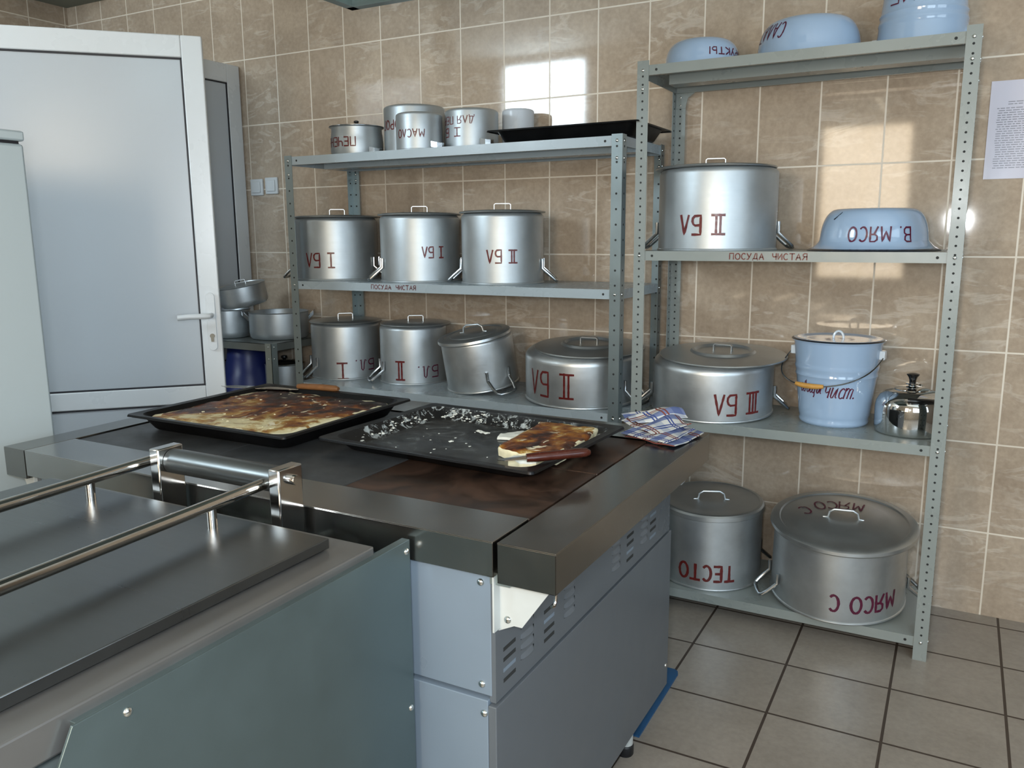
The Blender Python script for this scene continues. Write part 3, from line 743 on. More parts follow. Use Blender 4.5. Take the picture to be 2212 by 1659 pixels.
# tall rack
upturned_pot('tall upturned aluminium pot lettered II БЛ, beside the pale blue basin', (3.765, -0.245), SR[1], 0.203, 0.278, texts=[('2 БЛ', -14, 0.086, 0.150, 0.062, 0.0085, RED)], handles=(98, -100), lid_off=(-0.012, 0.0), lid_r=0.206, shoulder=0.02)
upturned_pot('broad upturned aluminium pot lettered III БЛ with an overhanging lid', (3.770, -0.246), SR[2], 0.213, 0.200, texts=[('3 БЛ', 25, 0.066, 0.165, 0.072, 0.008, RED)], handles=(95, -92), shoulder=0.034, mat='aluminium_dull', lid_kind='ring', lid_r=0.222, lid_off=(0.034, 0.0), tilt=(3.5, 0), lid_ang=70)
upturned_pot('dull upturned aluminium pot lettered ТЕСТО on the bottom shelf beside the stove', (3.782, -0.240), SR[3], 0.186, 0.278, texts=[('ТЕСТО', -3, 0.066, 0.200, 0.058, 0.010, RED)], handles=(116,), mat='aluminium_dull', lid_kind='deep', lid_r=0.190, tilt=(3, 0), lid_ang=97, hz=0.08, handle_w=0.04)
upturned_pot('large tilted aluminium pot lettered МЯСО С on the bottom shelf', (4.240, -0.262), SR[3], 0.220, 0.266, texts=[('МЯСО С', 25, 0.074, 0.222, 0.058, 0.009, PUR)], handles=(-70, 98), mat='aluminium_dull', lid_kind='step', lid_r=0.236, tilt=(7.5, 0), lid_ang=92, hz=0.06, taper=0.006, lid_off=(0.008, 0.0),
  lid_text=[('С', (-0.125, 0.030, 32)), ('О', (-0.080, 0.080, 18)), ('С', (-0.040, 0.094, 8)), ('Я', (0.002, 0.100, 0)), ('М', (0.046, 0.098, -8))])
# top of the long rack
zt = SL[0]
def plain_pot(label, c, zb, r, h, texts=(), mat='aluminium', lidknob=False, handles=(), name='saucepan', group='small upturned pots on the long rack', bulge=0.0):
    va = view_ang(c); root = thing(name, label, 'pot', (c[0], c[1], zb), group, local=True)
    if lidknob:
        prof = [(r - 0.012, 0.0), (r - 0.004, 0.006), (r, 0.03), (r, h * 0.6), (r - 0.006, h - 0.008), (r - 0.004, h - 0.003), (r + 0.004, h), (r - 0.004, h)]
        prof += [(r - 0.008, 0.02), (0, 0.015)]
    else:
        prof = [(r - 0.003, 0), (r + 0.003, 0.0), (r + 0.003, 0.004), (r, 0.006), (r, h * 0.5)] + corner(r, h - 0.012, r - 0.014, h, 6) + [(0, h + 0.001)]
    mb = MB(); mb.lathe(prof, 72)
    for (tx, dang, z, wdt, hgt, pen, pm) in texts: lettering(mb, on_cylinder(r, va + dang, z), tx, wdt, hgt, pen, pm, flip=True)
    mb.build('body', [mat, 'red_paint', 'purple_paint'], root)
    for dang, z in handles:
        a = R_(va + dang); rd = Vector((math.cos(a), math.sin(a), 0)); tg = Vector((-rd.y, rd.x, 0)); hm = MB()
        for s_ in (-1, 1):
            hm.prism([(0, 0), (0.002, 0), (0.002, 0.03), (0, 0.03)], 'z', 0, 0.001) if False else None
        hm.strap([rd * (r + 0.002) + tg * -0.026 + Vector((0, 0, z)), rd * (r + 0.028) + tg * -0.018 + Vector((0, 0, z - 0.006)), rd * (r + 0.036) + Vector((0, 0, z - 0.008)), rd * (r + 0.028) + tg * 0.018 + Vector((0, 0, z - 0.006)), rd * (r + 0.002) + tg * 0.026 + Vector((0, 0, z))], (0, 0, 1), 0.022, 0.003)
        hm.build('side_handle', 'aluminium_bright', root)
    if lidknob:
        lm = MB(); lm.lathe([(r + 0.006, h + 0.001), (r + 0.006, h + 0.003), (r - 0.002, h + 0.005), (r * 0.6, h + 0.012), (0, h + 0.015)], 64)
        lo = lm.build('lid', 'aluminium_bright', root)
        k = MB(); k.lathe([(0.004, h + 0.013), (0.005, h + 0.018), (0.011, h + 0.024), (0.011, h + 0.029), (0.006, h + 0.032), (0, h + 0.032)], 20)
        k.build('lid_knob', 'black', lo)
    return root
plain_pot('small bulging lidded saucepan with black knob lettered ПЕЧЕНЬЕ, top of the long rack', (2.176, -0.25), zt, 0.113, 0.128, texts=[('ПЕЧЕНЬЕ', -52, 0.062, 0.190, 0.036, 0.0055, RED)], lidknob=True, handles=((38, 0.03),))
plain_pot('tallest upturned pot lettered ТВОРОГ on top of the long rack, behind the smaller one', (2.420, -0.160), zt, 0.131, 0.206, texts=[('ТВОРОГ', -38, 0.125, 0.165, 0.036, 0.0055, RED)])
plain_pot('small upturned pot lettered МАСЛО standing in front of the tallest pot', (2.578, -0.355), zt, 0.0935, 0.146, texts=[('МАСЛО', -24, 0.063, 0.118, 0.030, 0.0042, RED)], handles=((42, 0.022),))
plain_pot('upturned pot lettered ДЛЯ ПЕРВ I Б, beside the white pot on the long rack', (2.761, -0.250), zt, 0.107, 0.158, texts=[('I Б', -49, 0.066, 0.088, 0.032, 0.0048, RED), ('ДЛЯ ПЕРВ', -42, 0.112, 0.175, 0.028, 0.0038, RED)], handles=((30, 0.03),))
plain_pot('small plain white upturned pot behind the black tray', (2.885, -0.085), zt, 0.066, 0.172, mat='pot_white')

# ------------------------------------------------------------------ enamelware
def basin(label, c, zb, r, h, rt, texts=(), lip=0.03, mark=False, tall=False):
    va = view_ang(c); root = thing('enamel_basin', label, 'basin', (c[0], c[1], zb), 'pale blue enamel basins', local=True)
    rb = r - lip
    prof = [(r - 0.002, 0.0), (r, 0.002), (r - 0.004, 0.0045)]; mats = [1, 1]
    for f in (0.75, 0.5, 0.3, 0.14, 0.04): prof.append((rb + lip * f, 0.0055 + 0.030 * (1 - f) ** 2.2)); mats.append(0 if len(mats) > 2 else 1)
    n = 12
    for i in range(1, n + 1):
        a = i / n * PI / 2
        prof.append((rt + (rb - rt) * math.cos(a) ** 0.8, 0.036 + (h - 0.036) * math.sin(a) ** 1.05)); mats.append(0)
    prof += [(rt * 0.7, h + 0.0015), (0, h + 0.002)]; mats += [0, 0]
    mb = MB(); mb.lathe(prof, 96, mats=mats)
    # the painted letters follow the wall
    def on_basin(ang, z):
        a0 = R_(ang)
        def rad(zz):
            for (r0, z0), (r1, z1) in zip(prof, prof[1:]):
                if z0 <= zz <= z1 and z1 > z0: return r0 + (r1 - r0) * (zz - z0) / (z1 - z0)
            return rt
        def fn(u, v):
            zz = z + v; rr = rad(zz); a = a0 + u / rad(z)
            sl = (rad(zz + 0.004) - rad(zz - 0.004)) / 0.008
            return Vector((rr * math.cos(a), rr * math.sin(a), zz)), Vector((math.cos(a), math.sin(a), -sl)).normalized()
        return fn
    for (tx, dang, z, wdt, hgt, pen, pm, sl) in texts:
        lettering(mb, on_basin(va + dang, z), tx, wdt, hgt, pen, pm, flip=True, th=0.0012, slant=sl)
    if mark:
        a = R_(va - 48)
        fn = on_basin(va - 48, h * 0.84)
        p0 = [fn(u, v)[0] + fn(u, v)[1] * 0.001 for u, v in ((-0.010, -0.012), (0.002, -0.002), (0.012, 0.010), (0.014, 0.008), (0.004, -0.006), (-0.006, -0.015))]
        b = len(mb.v); mb.v += [tuple(p) for p in p0]; mb.f.append(tuple(range(b, b + 6))); mb.m.append(1)
    mb.build('bowl', ['enamel_blue', 'enamel_rim', 'purple_paint'], root)
    return root
basin('pale blue upturned basin lettered В. МЯСО on the middle shelf of the tall rack', (4.278, -0.245), SR[1], 0.203, 0.134, 0.106, texts=[('В. МЯСО', 7, 0.052, 0.185, 0.044, 0.0055, 2, 0.0)], lip=0.04, mark=True)
basin('large pale blue upturned basin lettered САЛАТ, middle of the top shelf', (4.040, -0.225), SR[0], 0.172, 0.128, 0.095, texts=[('САЛАТ', -52, 0.082, 0.120, 0.046, 0.0045, 2, 0.2)], lip=0.012)
basin('small pale blue upturned basin at the left end of the top shelf', (3.692, -0.245), SR[0], 0.136, 0.100, 0.062, texts=[('ФРУКТЫ', 46, 0.046, 0.150, 0.022, 0.0042, 2, 0.0)], lip=0.012)

def bucket(label, c, zb, r0, r1, h, inverted, lid):
    va = view_ang(c); root = thing('enamel_bucket', label, 'bucket', (c[0], c[1], zb), 'pale blue enamel buckets', local=True)
    prof = []; n = 40
    for i in range(n + 1):
        f = i / n; r = r0 + (r1 - r0) * f
        for cc in (0.60, 0.69): r += 0.0032 * math.exp(-((f - cc) / 0.022) ** 2)
        r -= 0.0025 * math.exp(-((f - 0.08) / 0.02) ** 2)
        prof.append((r, h * f))
    prof[0] = (r0 - 0.006, 0.0); prof.insert(1, (r0 - 0.001, 0.004))
    prof += [(r1 + 0.004, h + 0.001), (r1 + 0.004, h + 0.004), (r1 - 0.002, h + 0.003), (r1 - 0.004, h - 0.01), (r0 - 0.004, 0.02), (0, 0.018)]
    prof.insert(0, (0.0, 0.001))
    sgn = 1
    if inverted: prof = [(r, h - z) for r, z in prof][::-1]
    mb = MB(); mb.lathe(prof, 96)
    if not inverted:
        sl = (r1 - r0) / h
        rr = r0 + (r1 - r0) * 0.49
        lettering(mb, on_cylinder(rr, va - 38, h * 0.485, sl), 'овощи', 0.086, 0.044, 0.0042, 2, slant=0.25, gap=0.12)
        lettering(mb, on_cylinder(rr - 0.001, va + 9, h * 0.462, sl), 'чист.', 0.096, 0.052, 0.0046, 2, slant=0.25, gap=0.14)
    else:
        lettering(mb, on_cylinder(r1 - (r1 - r0) * 0.5, va - 30, 0.150, -(r1 - r0) / h), 'МЕ', 0.08, 0.042, 0.005, 2, flip=True)
    mb.build('body', ['enamel_blue', 'enamel_rim', 'purple_paint'], root)
    zE = h * 0.86 if not inverted else h * 0.14
    rE = r0 + (r1 - r0) * (0.86)
    ea = va + 76
    for k in (0, 180):
        a = R_(ea + k); rd = Vector((math.cos(a), math.sin(a), 0)); tg = Vector((-rd.y, rd.x, 0))
        m = MB(); b0 = rd * (rE + 0.004)
        vs = [b0 + tg * (x * 0.016) + Vector((0, 0, zE + z * 0.015)) + rd * o for o in (-0.006, 0.012) for z in (-1, 1) for x in (-1, 1)]
        m.add(vs, [(0, 2, 3, 1), (4, 5, 7, 6), (0, 1, 5, 4), (2, 6, 7, 3), (0, 4, 6, 2), (1, 3, 7, 5)])
        m.build('handle_ear', 'enamel_white', root, bevel=0.003)
    if not inverted:
        # wire bail fallen to the front with a wooden grip
        p0 = Vector((math.cos(R_(ea)), math.sin(R_(ea)), 0)) * (rE + 0.014) + Vector((0, 0, zE)); p1 = Vector((math.cos(R_(ea + 180)), math.sin(R_(ea + 180)), 0)) * (rE + 0.014) + Vector((0, 0, zE))
        ftn = Vector((math.cos(R_(va - 26)), math.sin(R_(va - 26)), 0)); side = (p0 - p1).normalized()
        L = (p0 - p1).length; pts = []
        drop = Vector((0, 0, -0.098)) + ftn * 0.168
        N = 28
        for i in range(N + 1):
            a = PI * i / N
            pts.append((p0 + p1) / 2 + side * (L / 2 * math.cos(a) * (1 + 0.10 * math.sin(a))) + drop * (math.sin(a) ** 0.8))
        w = MB(); w.tube(pts, 0.0022, 8); bo = w.build('bail_wire', 'steel', root)
        i0 = 15
        gp = [pts[i] for i in (12, 13, 14, 15, 16, 17)]
        g = MB(); g.tube(gp, [0.0065, 0.0085, 0.009, 0.009, 0.0085, 0.0065], 14); g.build('wooden_grip', 'wood', bo)
    if lid:
        lr = r1 + 0.008; m = MB()
        m.lathe([(lr, h + 0.004), (lr + 0.001, h + 0.006), (lr - 0.006, h + 0.010), (lr - 0.02, h + 0.011), (lr - 0.03, h + 0.006), (lr * 0.6, h + 0.007), (0, h + 0.008)], 80, mats=[0, 1, 0, 0, 0, 0])
        rnd = random.Random(3)
        d = R_(va); ex = Vector((-math.sin(d), math.cos(d), 0)); ey = Vector((-math.cos(d), -math.sin(d), 0))
        for k in range(16):
            u = rnd.uniform(-0.06, 0.05); v = rnd.uniform(-0.055, 0.01); s_ = rnd.uniform(0.004, 0.010)
            q = ex * u + ey * v; b = len(m.v)
            for j in range(5):
                a = 2 * PI * j / 5; rr = s_ * rnd.uniform(0.3, 1.0); p = q + ex * (rr * 1.6 * math.cos(a)) + ey * (rr * 0.6 * math.sin(a)); m.v.append((p.x, p.y, h + 0.0092))
            m.f.append(tuple(range(b, b + 5))); m.m.append(2)
        lo = m.build('lid', ['enamel_blue', 'enamel_rim', 'purple_paint'], root)
        k = MB(); k.tube([ex * (0.016 * math.cos(a)) + Vector((0, 0, h + 0.008 + 0.024 * math.sin(a))) for a in [PI * i / 12 for i in range(13)]], 0.004, 10)
        k.build('lid_loop', 'enamel_white', lo)
    return root
bucket('pale blue enamel bucket with lid and wooden grip, lettered овощи чист.', (4.190, -0.225), SR[2], 0.112, 0.142, 0.282, False, True)
bucket('upturned pale blue bucket cut by the top edge, on the right of the top shelf', (4.374, -0.21), SR[0], 0.106, 0.134, 0.27, True, False)

# ------------------------------------------------------------------ kettle
kc = (4.430, -0.282); kv = view_ang(kc); KZ = SR[2]
kt = thing('kettle', 'shiny chrome kettle with black knob on the tall rack', 'kettle', (kc[0], kc[1], KZ), local=True)
mb = MB(); mb.lathe([(0, 0.0), (0.094, 0.0), (0.103, 0.004), (0.107, 0.016), (0.107, 0.085), (0.104, 0.102), (0.094, 0.122), (0.076, 0.136), (0.056, 0.142), (0.050, 0.143)], 96)
mb.build('body', 'chrome', kt)
mb = MB(); mb.lathe([(0.052, 0.142), (0.053, 0.145), (0.040, 0.150), (0.020, 0.154), (0, 0.155)], 64); kl = mb.build('lid', 'chrome', kt)
mb = MB(); mb.lathe([(0.010, 0.153), (0.012, 0.157), (0.020, 0.160), (0.020, 0.163), (0.010, 0.165)], 32); mb.build('knob_collar', 'chrome', kl)
mb = MB(); mb.lathe([(0.010, 0.163), (0.010, 0.172), (0.013, 0.182), (0.019, 0.190), (0.019, 0.193), (0.010, 0.196), (0, 0.196)], 32); mb.build('lid_knob', 'black', kl)
mb = MB(); d = R_(kv + 165); sd = Vector((math.cos(d), math.sin(d), 0))
mb.tube([sd * 0.072 + Vector((0, 0, 0.112)), sd * 0.088 + Vector((0, 0, 0.130)), sd * 0.096 + Vector((0, 0, 0.138))], [0.017, 0.014, 0.013], 20); mb.build('spout', 'chrome', kt)
d = R_(kv - 14); tw = Vector((math.cos(d), math.sin(d), 0)); rt_ = Vector((-tw.y, tw.x, 0))
pts = []
for i in range(25):
    a = PI * i / 24
    pts.append(tw * (0.100 * math.cos(a)) + rt_ * (0.004 + 0.084 * math.sin(a)) + Vector((0, 0, 0.122 + 0.006 * math.sin(2 * a) - 0.012 * math.sin(a))))
mb = MB(); mb.tube(pts, 0.005, 10); kh = mb.build('bail_handle', 'steel_bright', kt)
mb = MB(); mb.tube(pts[1:24], 0.0090, 14); mb.build('handle_grip', 'black', kh)

# ------------------------------------------------------------------ stove
st = thing('electric_stove', 'wide electric kitchen stove with dark square hot plates and steel rails', 'stove', (3.28, -1.65, 0))
ZS = 0.855
X0, X1, Y0, Y1 = 2.552, 4.018, -2.100, -1.205
PX0, PX1, PY0, PY1 = 2.636, 3.904, -1.968, -1.345
def rail(name, x0, x1, y0, y1, drop, sides, mat):
    mb = MB(); t3 = 0.002
    mb.box(x0, x1, y0, y1, ZS - t3, ZS)
    if 'f' in sides: mb.box(x0, x1, y0, y0 + t3, ZS - drop, ZS - t3); mb.box(x0, x1, y0 + t3, y0 + 0.012, ZS - drop, ZS - drop + t3)
    if 'b' in sides: mb.box(x0, x1, y1 - t3, y1, ZS - drop, ZS - t3)
    if 'l' in sides: mb.box(x0, x0 + t3, y0, y1, ZS - drop, ZS - t3)
    if 'r' in sides: mb.box(x1 - t3, x1, y0, y1, ZS - drop, ZS - t3); mb.box(x1 - 0.012, x1 - t3, y0, y1, ZS - drop, ZS - drop + t3)
    if 'i' in sides: mb.box(x0, x0 + t3, y0, y1, ZS - drop, ZS - t3)
    return mb.build(name, mat, st, smooth=0, bevel=0.0008)
rail('front_rail', X0 + 0.082, 3.904, Y0, PY0 - 0.004, 0.062, 'flr', 'steel_x')
rail('left_rail', X0, X0 + 0.080, Y0, Y1, 0.070, 'flrb', 'steel')
rail('right_rail', 3.912, X1, Y0, Y1, 0.070, 'fbri', 'steel')
rail('back_rail', X0 + 0.082, 3.904, PY1 + 0.004, Y1, 0.062, 'blr', 'steel_x')
nx, ny = 3, 2
for i in range(nx):
    for j in range(ny):
        a = PX0 + (PX1 - PX0) * i / nx; b = PX0 + (PX1 - PX0) * (i + 1) / nx
        c_ = PY0 + (PY1 - PY0) * j / ny; e = PY0 + (PY1 - PY0) * (j + 1) / ny
        mb = MB(); mb.box(a + 0.0015, b - 0.0015, c_ + 0.0015, e - 0.0015, ZS - 0.04, ZS - 0.003)
        o = mb.build('hot_plate', 'hotplate_brown' if i == 2 else 'hotplate', st, smooth=0, bevel=0.002)
        if i == 2: o['label'] = 'brown burnt hot plate'
SX = 3.895; SY0, SY1 = -2.083, -1.125; SB = 0.095
mb = MB(); mb.box(2.66, SX - 0.012, SY0 + 0.02, SY1 - 0.01, SB + 0.01, 0.80); mb.build('carcass', 'stove_side', st, smooth=0)
mb = MB(); mb.box(2.66, SX - 0.006, SY0, SY0 + 0.012, 0.566, 0.803); fu = mb.build('front_panel', 'stove_paint', st, smooth=0, bevel=0.0015)
mb = MB(); mb.box(2.66, SX - 0.0105, SY0 - 0.006, SY0 + 0.012, SB, 0.560); fl_ = mb.build('front_panel', 'stove_paint', st, smooth=0, bevel=0.0015)
for x, z in ((SX - 0.025, 0.772), (SX - 0.025, 0.585)): bolt(fu, (x, SY0, z), (0, -1, 0), 0.007, 0.005, 'screw')
bolt(fl_, (SX - 0.018, SY0 - 0.006, 0.535), (0, -1, 0), 0.007, 0.005, 'screw')
# ventilated upper side panel
mb = MB(); xs_ = SX + 0.002
mb.box(SX - 0.010, xs_, SY0 + 0.001, SY1, 0.555, 0.803)
for yc in (-2.033, -1.874, -1.432, -1.266):
    for k in range(4):
        z = 0.642 - 0.0195 * k
        mb.prism([(yc - 0.022, z - 0.0035), (yc + 0.022, z - 0.0035), (yc + 0.022, z + 0.0035), (yc - 0.022, z + 0.0035)], 'x', xs_, xs_ + 0.0005, 2 if (k + int(yc * 100)) % 3 == 0 else 1)
for yc in (-1.965, -1.780, -1.523, -1.333):
    for k in range(4):
        z = 0.655 - 0.0198 * k; b = len(mb.v); n = 12
        for i in range(n + 1):
            f = i / n; o = 0.0055 * math.sin(PI * f) ** 0.5 if 0 < f < 1 else 0
            y = yc - 0.026 + 0.052 * f
            mb.v += [(xs_, y, z + 0.005), (xs_ + o, y, z - 0.003), (xs_, y, z - 0.005)]
        for i in range(n):
            for q in (0, 1): mb.f.append((b + i * 3 + q, b + i * 3 + q + 1, b + i * 3 + q + 4, b + i * 3 + q + 3)); mb.m.append(0)
sp = mb.build('vented_side_panel', ['stove_side', 'hole', 'stove_paint'], st, smooth=40)
mb = MB(); mb.box(SX - 0.010, SX + 0.006, SY0 - 0.006, SY1 + 0.006, SB, 0.551); sl_ = mb.build('side_panel', 'stove_side', st, smooth=0, bevel=0.0015)
bolt(sl_, (SX + 0.006, SY1 - 0.012, 0.16), (1, 0, 0), 0.006, 0.004, 'screw')
mb = MB(); mb.box(2.645, 2.66, SY0, SY1, SB, 0.80); mb.build('left_panel', 'stove_side', st, smooth=0)
mb = MB(); mb.box(SX - 0.006, SX + 0.032, SY0 - 0.002, SY0 + 0.04, 0.774, 0.795); mb.build('rail_support', 'galv', st, smooth=0)
# white brackets that carry the side rails
for side, xb, sg in (('r', SX + 0.002, 1), ('l', 2.645, -1)):
    for yy in (SY0 + 0.012, SY1 - 0.05):
        mb = MB(); tip = 0.108 if sg > 0 else 0.08
        mb.prism([(xb, 0.79), (xb + sg * tip, 0.79), (xb + sg * 0.045, 0.700), (xb + sg * 0.030, 0.700), (xb, 0.685)], 'y', yy, yy + 0.003)
        mb.box(min(xb, xb + sg * 0.003), max(xb, xb + sg * 0.003), yy - 0.02 if yy < -2 else yy, yy + 0.003, 0.690, 0.79)
        br = mb.build('rail_bracket', 'white_paint', st, smooth=0)
        if sg > 0 and yy < -2:
            
            for zq in (0.775, 0.709): bolt(br, (xb + 0.018, yy, zq), (0, -1, 0), 0.007, 0.005, 'screw')
mb = MB(); mb.tube([(X1 - 0.004, Y0 + 0.01, 0.785), (X1 - 0.004, Y0 + 0.008, 0.772), (X1 - 0.004, Y0 + 0.003, 0.766), (X1 - 0.006, Y0 - 0.003, 0.767)], 0.0028, 8); mb.build('rail_hook', 'steel_bright', st)
for (x, y) in ((3.862, -1.342), (3.862, -1.95), (2.74, -1.30), (2.74, -1.95)):
    mb = MB(); mb.lathe([(0.017, 0.029), (0.020, 0.031), (0.020, 0.11), (0.012, 0.112)], 24, x, y); lg = mb.build('leg', 'white_paint', st)
    mb = MB(); mb.lathe([(0.020, 0.0), (0.022, 0.003), (0.022, 0.026), (0.019, 0.030), (0, 0.030)], 24, x, y); mb.build('leg_foot', 'rubber', lg)

# ------------------------------------------------------------------ tilting pan in front of the stove
pn = thing('tilting_pan', 'stainless steel tilting pan with long bar handles on its closed lid', 'pan', (3.31, -2.6, 0))
FX0, FX1, FY0, FY1, FZ = 2.885, 3.732, -3.02, -2.190, 0.848
mb = MB()
mb.box(FX0, FX1, FY0, FY1, FZ - 0.045, FZ); mb.build('pan_frame', 'steel_satin', pn, smooth=0, bevel=0.003)
mb = MB(); mb.box(FX0 + 0.03, FX1 - 0.03, FY0 + 0.03, FY1 - 0.02, 0.30, FZ - 0.046); mb.build('pan_body', 'galv', pn, bevel=0.01)
LX0, LX1, LY0, LY1, LZ = 2.948, 3.678, -2.775, -2.236, 0.868
mb = MB(); mb.box(LX0, LX1, LY0, LY1, FZ + 0.003, LZ); lid_o = mb.build('lid', 'steel_lid', pn, smooth=40, bevel=0.0015)
for xa, xb in ((3.143, 3.19), (3.462, 3.505)):
    mb = MB(); y_a, y_b = -2.135, -2.86
    def xat(y): return xa + (xb - xa) * (y_a - y) / (y_a - y_b)
    mb.tube([(xat(y_a), y_a, 0.908), (xat(-2.5), -2.5, 0.908), (xat(y_b), y_b, 0.908)], 0.0105, 16)
    bar = mb.build('bar_handle', 'steel_bright', lid_o)
    for y in (-2.288, -2.70):
        mb = MB(); mb.lathe([(0.0085, LZ - 0.001), (0.0085, 0.903)], 18, xat(y), y); mb.build('handle_post', 'steel_bright', bar)
mb = MB()
for sg, xx in ((1, 3.486), (-1, 3.172)):
    mb = MB()
    mb.box(xx, xx + 0.026, -2.172, -2.112, 0.775, 0.941)
    b_ = mb.build('hinge_bracket', 'steel_bright', pn, smooth=40, bevel=0.003)
    if sg > 0:
        s_ = MB(); s_.lathe([(0.0095, 0), (0.0095, 0.010), (0.0085, 0.012), (0, 0.012)], 20)
        s_.v = [(xx + 0.026 + v[2], -2.141 + v[0], 0.918 + v[1]) for v in s_.v]; s_.f = [tuple(reversed(f)) for f in s_.f]
        s_.build('hinge_pin', 'steel_bright', b_)
    mb = MB(); mb.box(xx - 0.012, xx + 0.04, -2.172, -2.112, 0.768, 0.776); mb.build('bracket_foot', 'steel', b_, bevel=0.002)
mb = MB(); mb.tube([(3.199, -2.138, 0.912), (3.485, -2.138, 0.912)], 0.0245, 32); mb.build('hinge_tube', 'steel_dark', pn)
mb = MB(); mb.box(3.13, 3.56, FY1 - 0.002, -2.108, 0.74, 0.768); mb.build('hinge_beam', 'steel_x', pn, bevel=0.003)
PXs = 3.744
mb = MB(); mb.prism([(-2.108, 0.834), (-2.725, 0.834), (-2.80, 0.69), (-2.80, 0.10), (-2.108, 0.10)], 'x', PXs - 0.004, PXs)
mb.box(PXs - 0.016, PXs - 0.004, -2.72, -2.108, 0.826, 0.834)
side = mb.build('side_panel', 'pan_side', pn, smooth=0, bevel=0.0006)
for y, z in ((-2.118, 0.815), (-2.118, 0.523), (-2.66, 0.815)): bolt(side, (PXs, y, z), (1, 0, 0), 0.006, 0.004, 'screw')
mb = MB(); mb.tube([(3.62, -2.93, 0.755), (3.725, -2.845, 0.755)], 0.03, 24); mb.build('tilt_shaft', 'steel_bright', pn)
mb = MB(); mb.tube([(3.60, -2.79, 0.71), (3.735, -2.79, 0.71)], 0.028, 24); mb.build('tilt_roller', 'steel_bright', pn)
mb = MB(); mb.box(2.93, PXs - 0.02, -2.99, -2.75, 0.10, 0.30); mb.box(2.93, PXs - 0.02, -2.745, -2.12, 0.10, 0.29); mb.build('base_cabinet', 'galv', pn, bevel=0.004)
for x, y in ((2.98, -2.93), (3.68, -2.93), (2.98, -2.17), (3.68, -2.17)):
    mb = MB(); mb.lathe([(0.022, 0), (0.022, 0.10)], 20, x, y); mb.build('leg', 'rubber', pn)

# ------------------------------------------------------------------ trays and food
def tray(label, cx, cy, z, w, d, rim, mats, rz=0.0, rx=0.0, ry=0.0, depth=0.036):
    root = thing('baking_tray', label, 'tray', (cx, cy, z), 'black baking trays', local=True)
    def ring(hw, hd, rad, zz, n=6):
        out = []
        for sx, sy, a0 in ((1, 1, 0), (-1, 1, 90), (-1, -1, 180), (1, -1, 270)):
            for i in range(n + 1):
                a = R_(a0 + 90 * i / n); out.append((sx * (hw - rad) + rad * math.cos(a), sy * (hd - rad) + rad * math.sin(a), zz))
        return out
    hw, hd = w / 2, d / 2
    ins = rim + 0.022
    rings = [ring(hw - ins - 0.006, hd - ins - 0.006, 0.03, 0.0), ring(hw - ins, hd - ins, 0.035, 0.004), ring(hw - rim - 0.002, hd - rim - 0.002, 0.04, depth - 0.004), ring(hw - rim, hd - rim, 0.042, depth - 0.001), ring(hw, hd, 0.012, depth + 0.001), ring(hw + 0.001, hd + 0.001, 0.012, depth - 0.003)]
    inner = [ring(hw - 0.001, hd - 0.001, 0.012, depth + 0.0025), ring(hw - rim - 0.002, hd - rim - 0.002, 0.04, depth + 0.001), ring(hw - rim - 0.005, hd - rim - 0.005, 0.038, depth - 0.004), ring(hw - ins - 0.002, hd - ins - 0.002, 0.033, 0.006), ring(hw - ins - 0.010, hd - ins - 0.010, 0.028, 0.002)]
    # order: outer bottom -> rim edge -> inner rim -> inner bottom
    allr = rings + inner; mb = MB(); n = len(rings[0])
    for r in allr: mb.v += r
    for i in range(len(allr) - 1):
        for k in range(n):
            k2 = (k + 1) % n; mb.f.append((i * n + k, i * n + k2, (i + 1) * n + k2, (i + 1) * n + k)); mb.m.append(2 if (len(mats) > 2 and i >= 7) else 0)
    mb.f.append(tuple(reversed(range(n)))); mb.m.append(0)
    mb.f.append(tuple(range((len(allr) - 1) * n, len(allr) * n))); mb.m.append(1)
    mb.build('pan', mats, root, smooth=50)
    root.rotation_euler = (rx, ry, rz)
    return root
t1 = tray('black baking tray filled with browned curd bake, on the left of the stove', 2.946, -1.605, ZS, 0.545, 0.500, 0.016, ['tray', 'tray'], depth=0.040)
t2 = tray('nearly empty black baking tray with one leftover piece, over the brown hot plates', 3.554, -1.574, ZS, 0.578, 0.455, 0.020, ['tray', 'tray_used', 'tray_residue'], rz=R_(-2.8), depth=0.030)
t3 = tray('empty black baking tray lying on top of the long rack', 3.250, -0.285, SL[0] + 0.0005, 0.590, 0.375, 0.022, ['tray', 'tray'], depth=0.044)

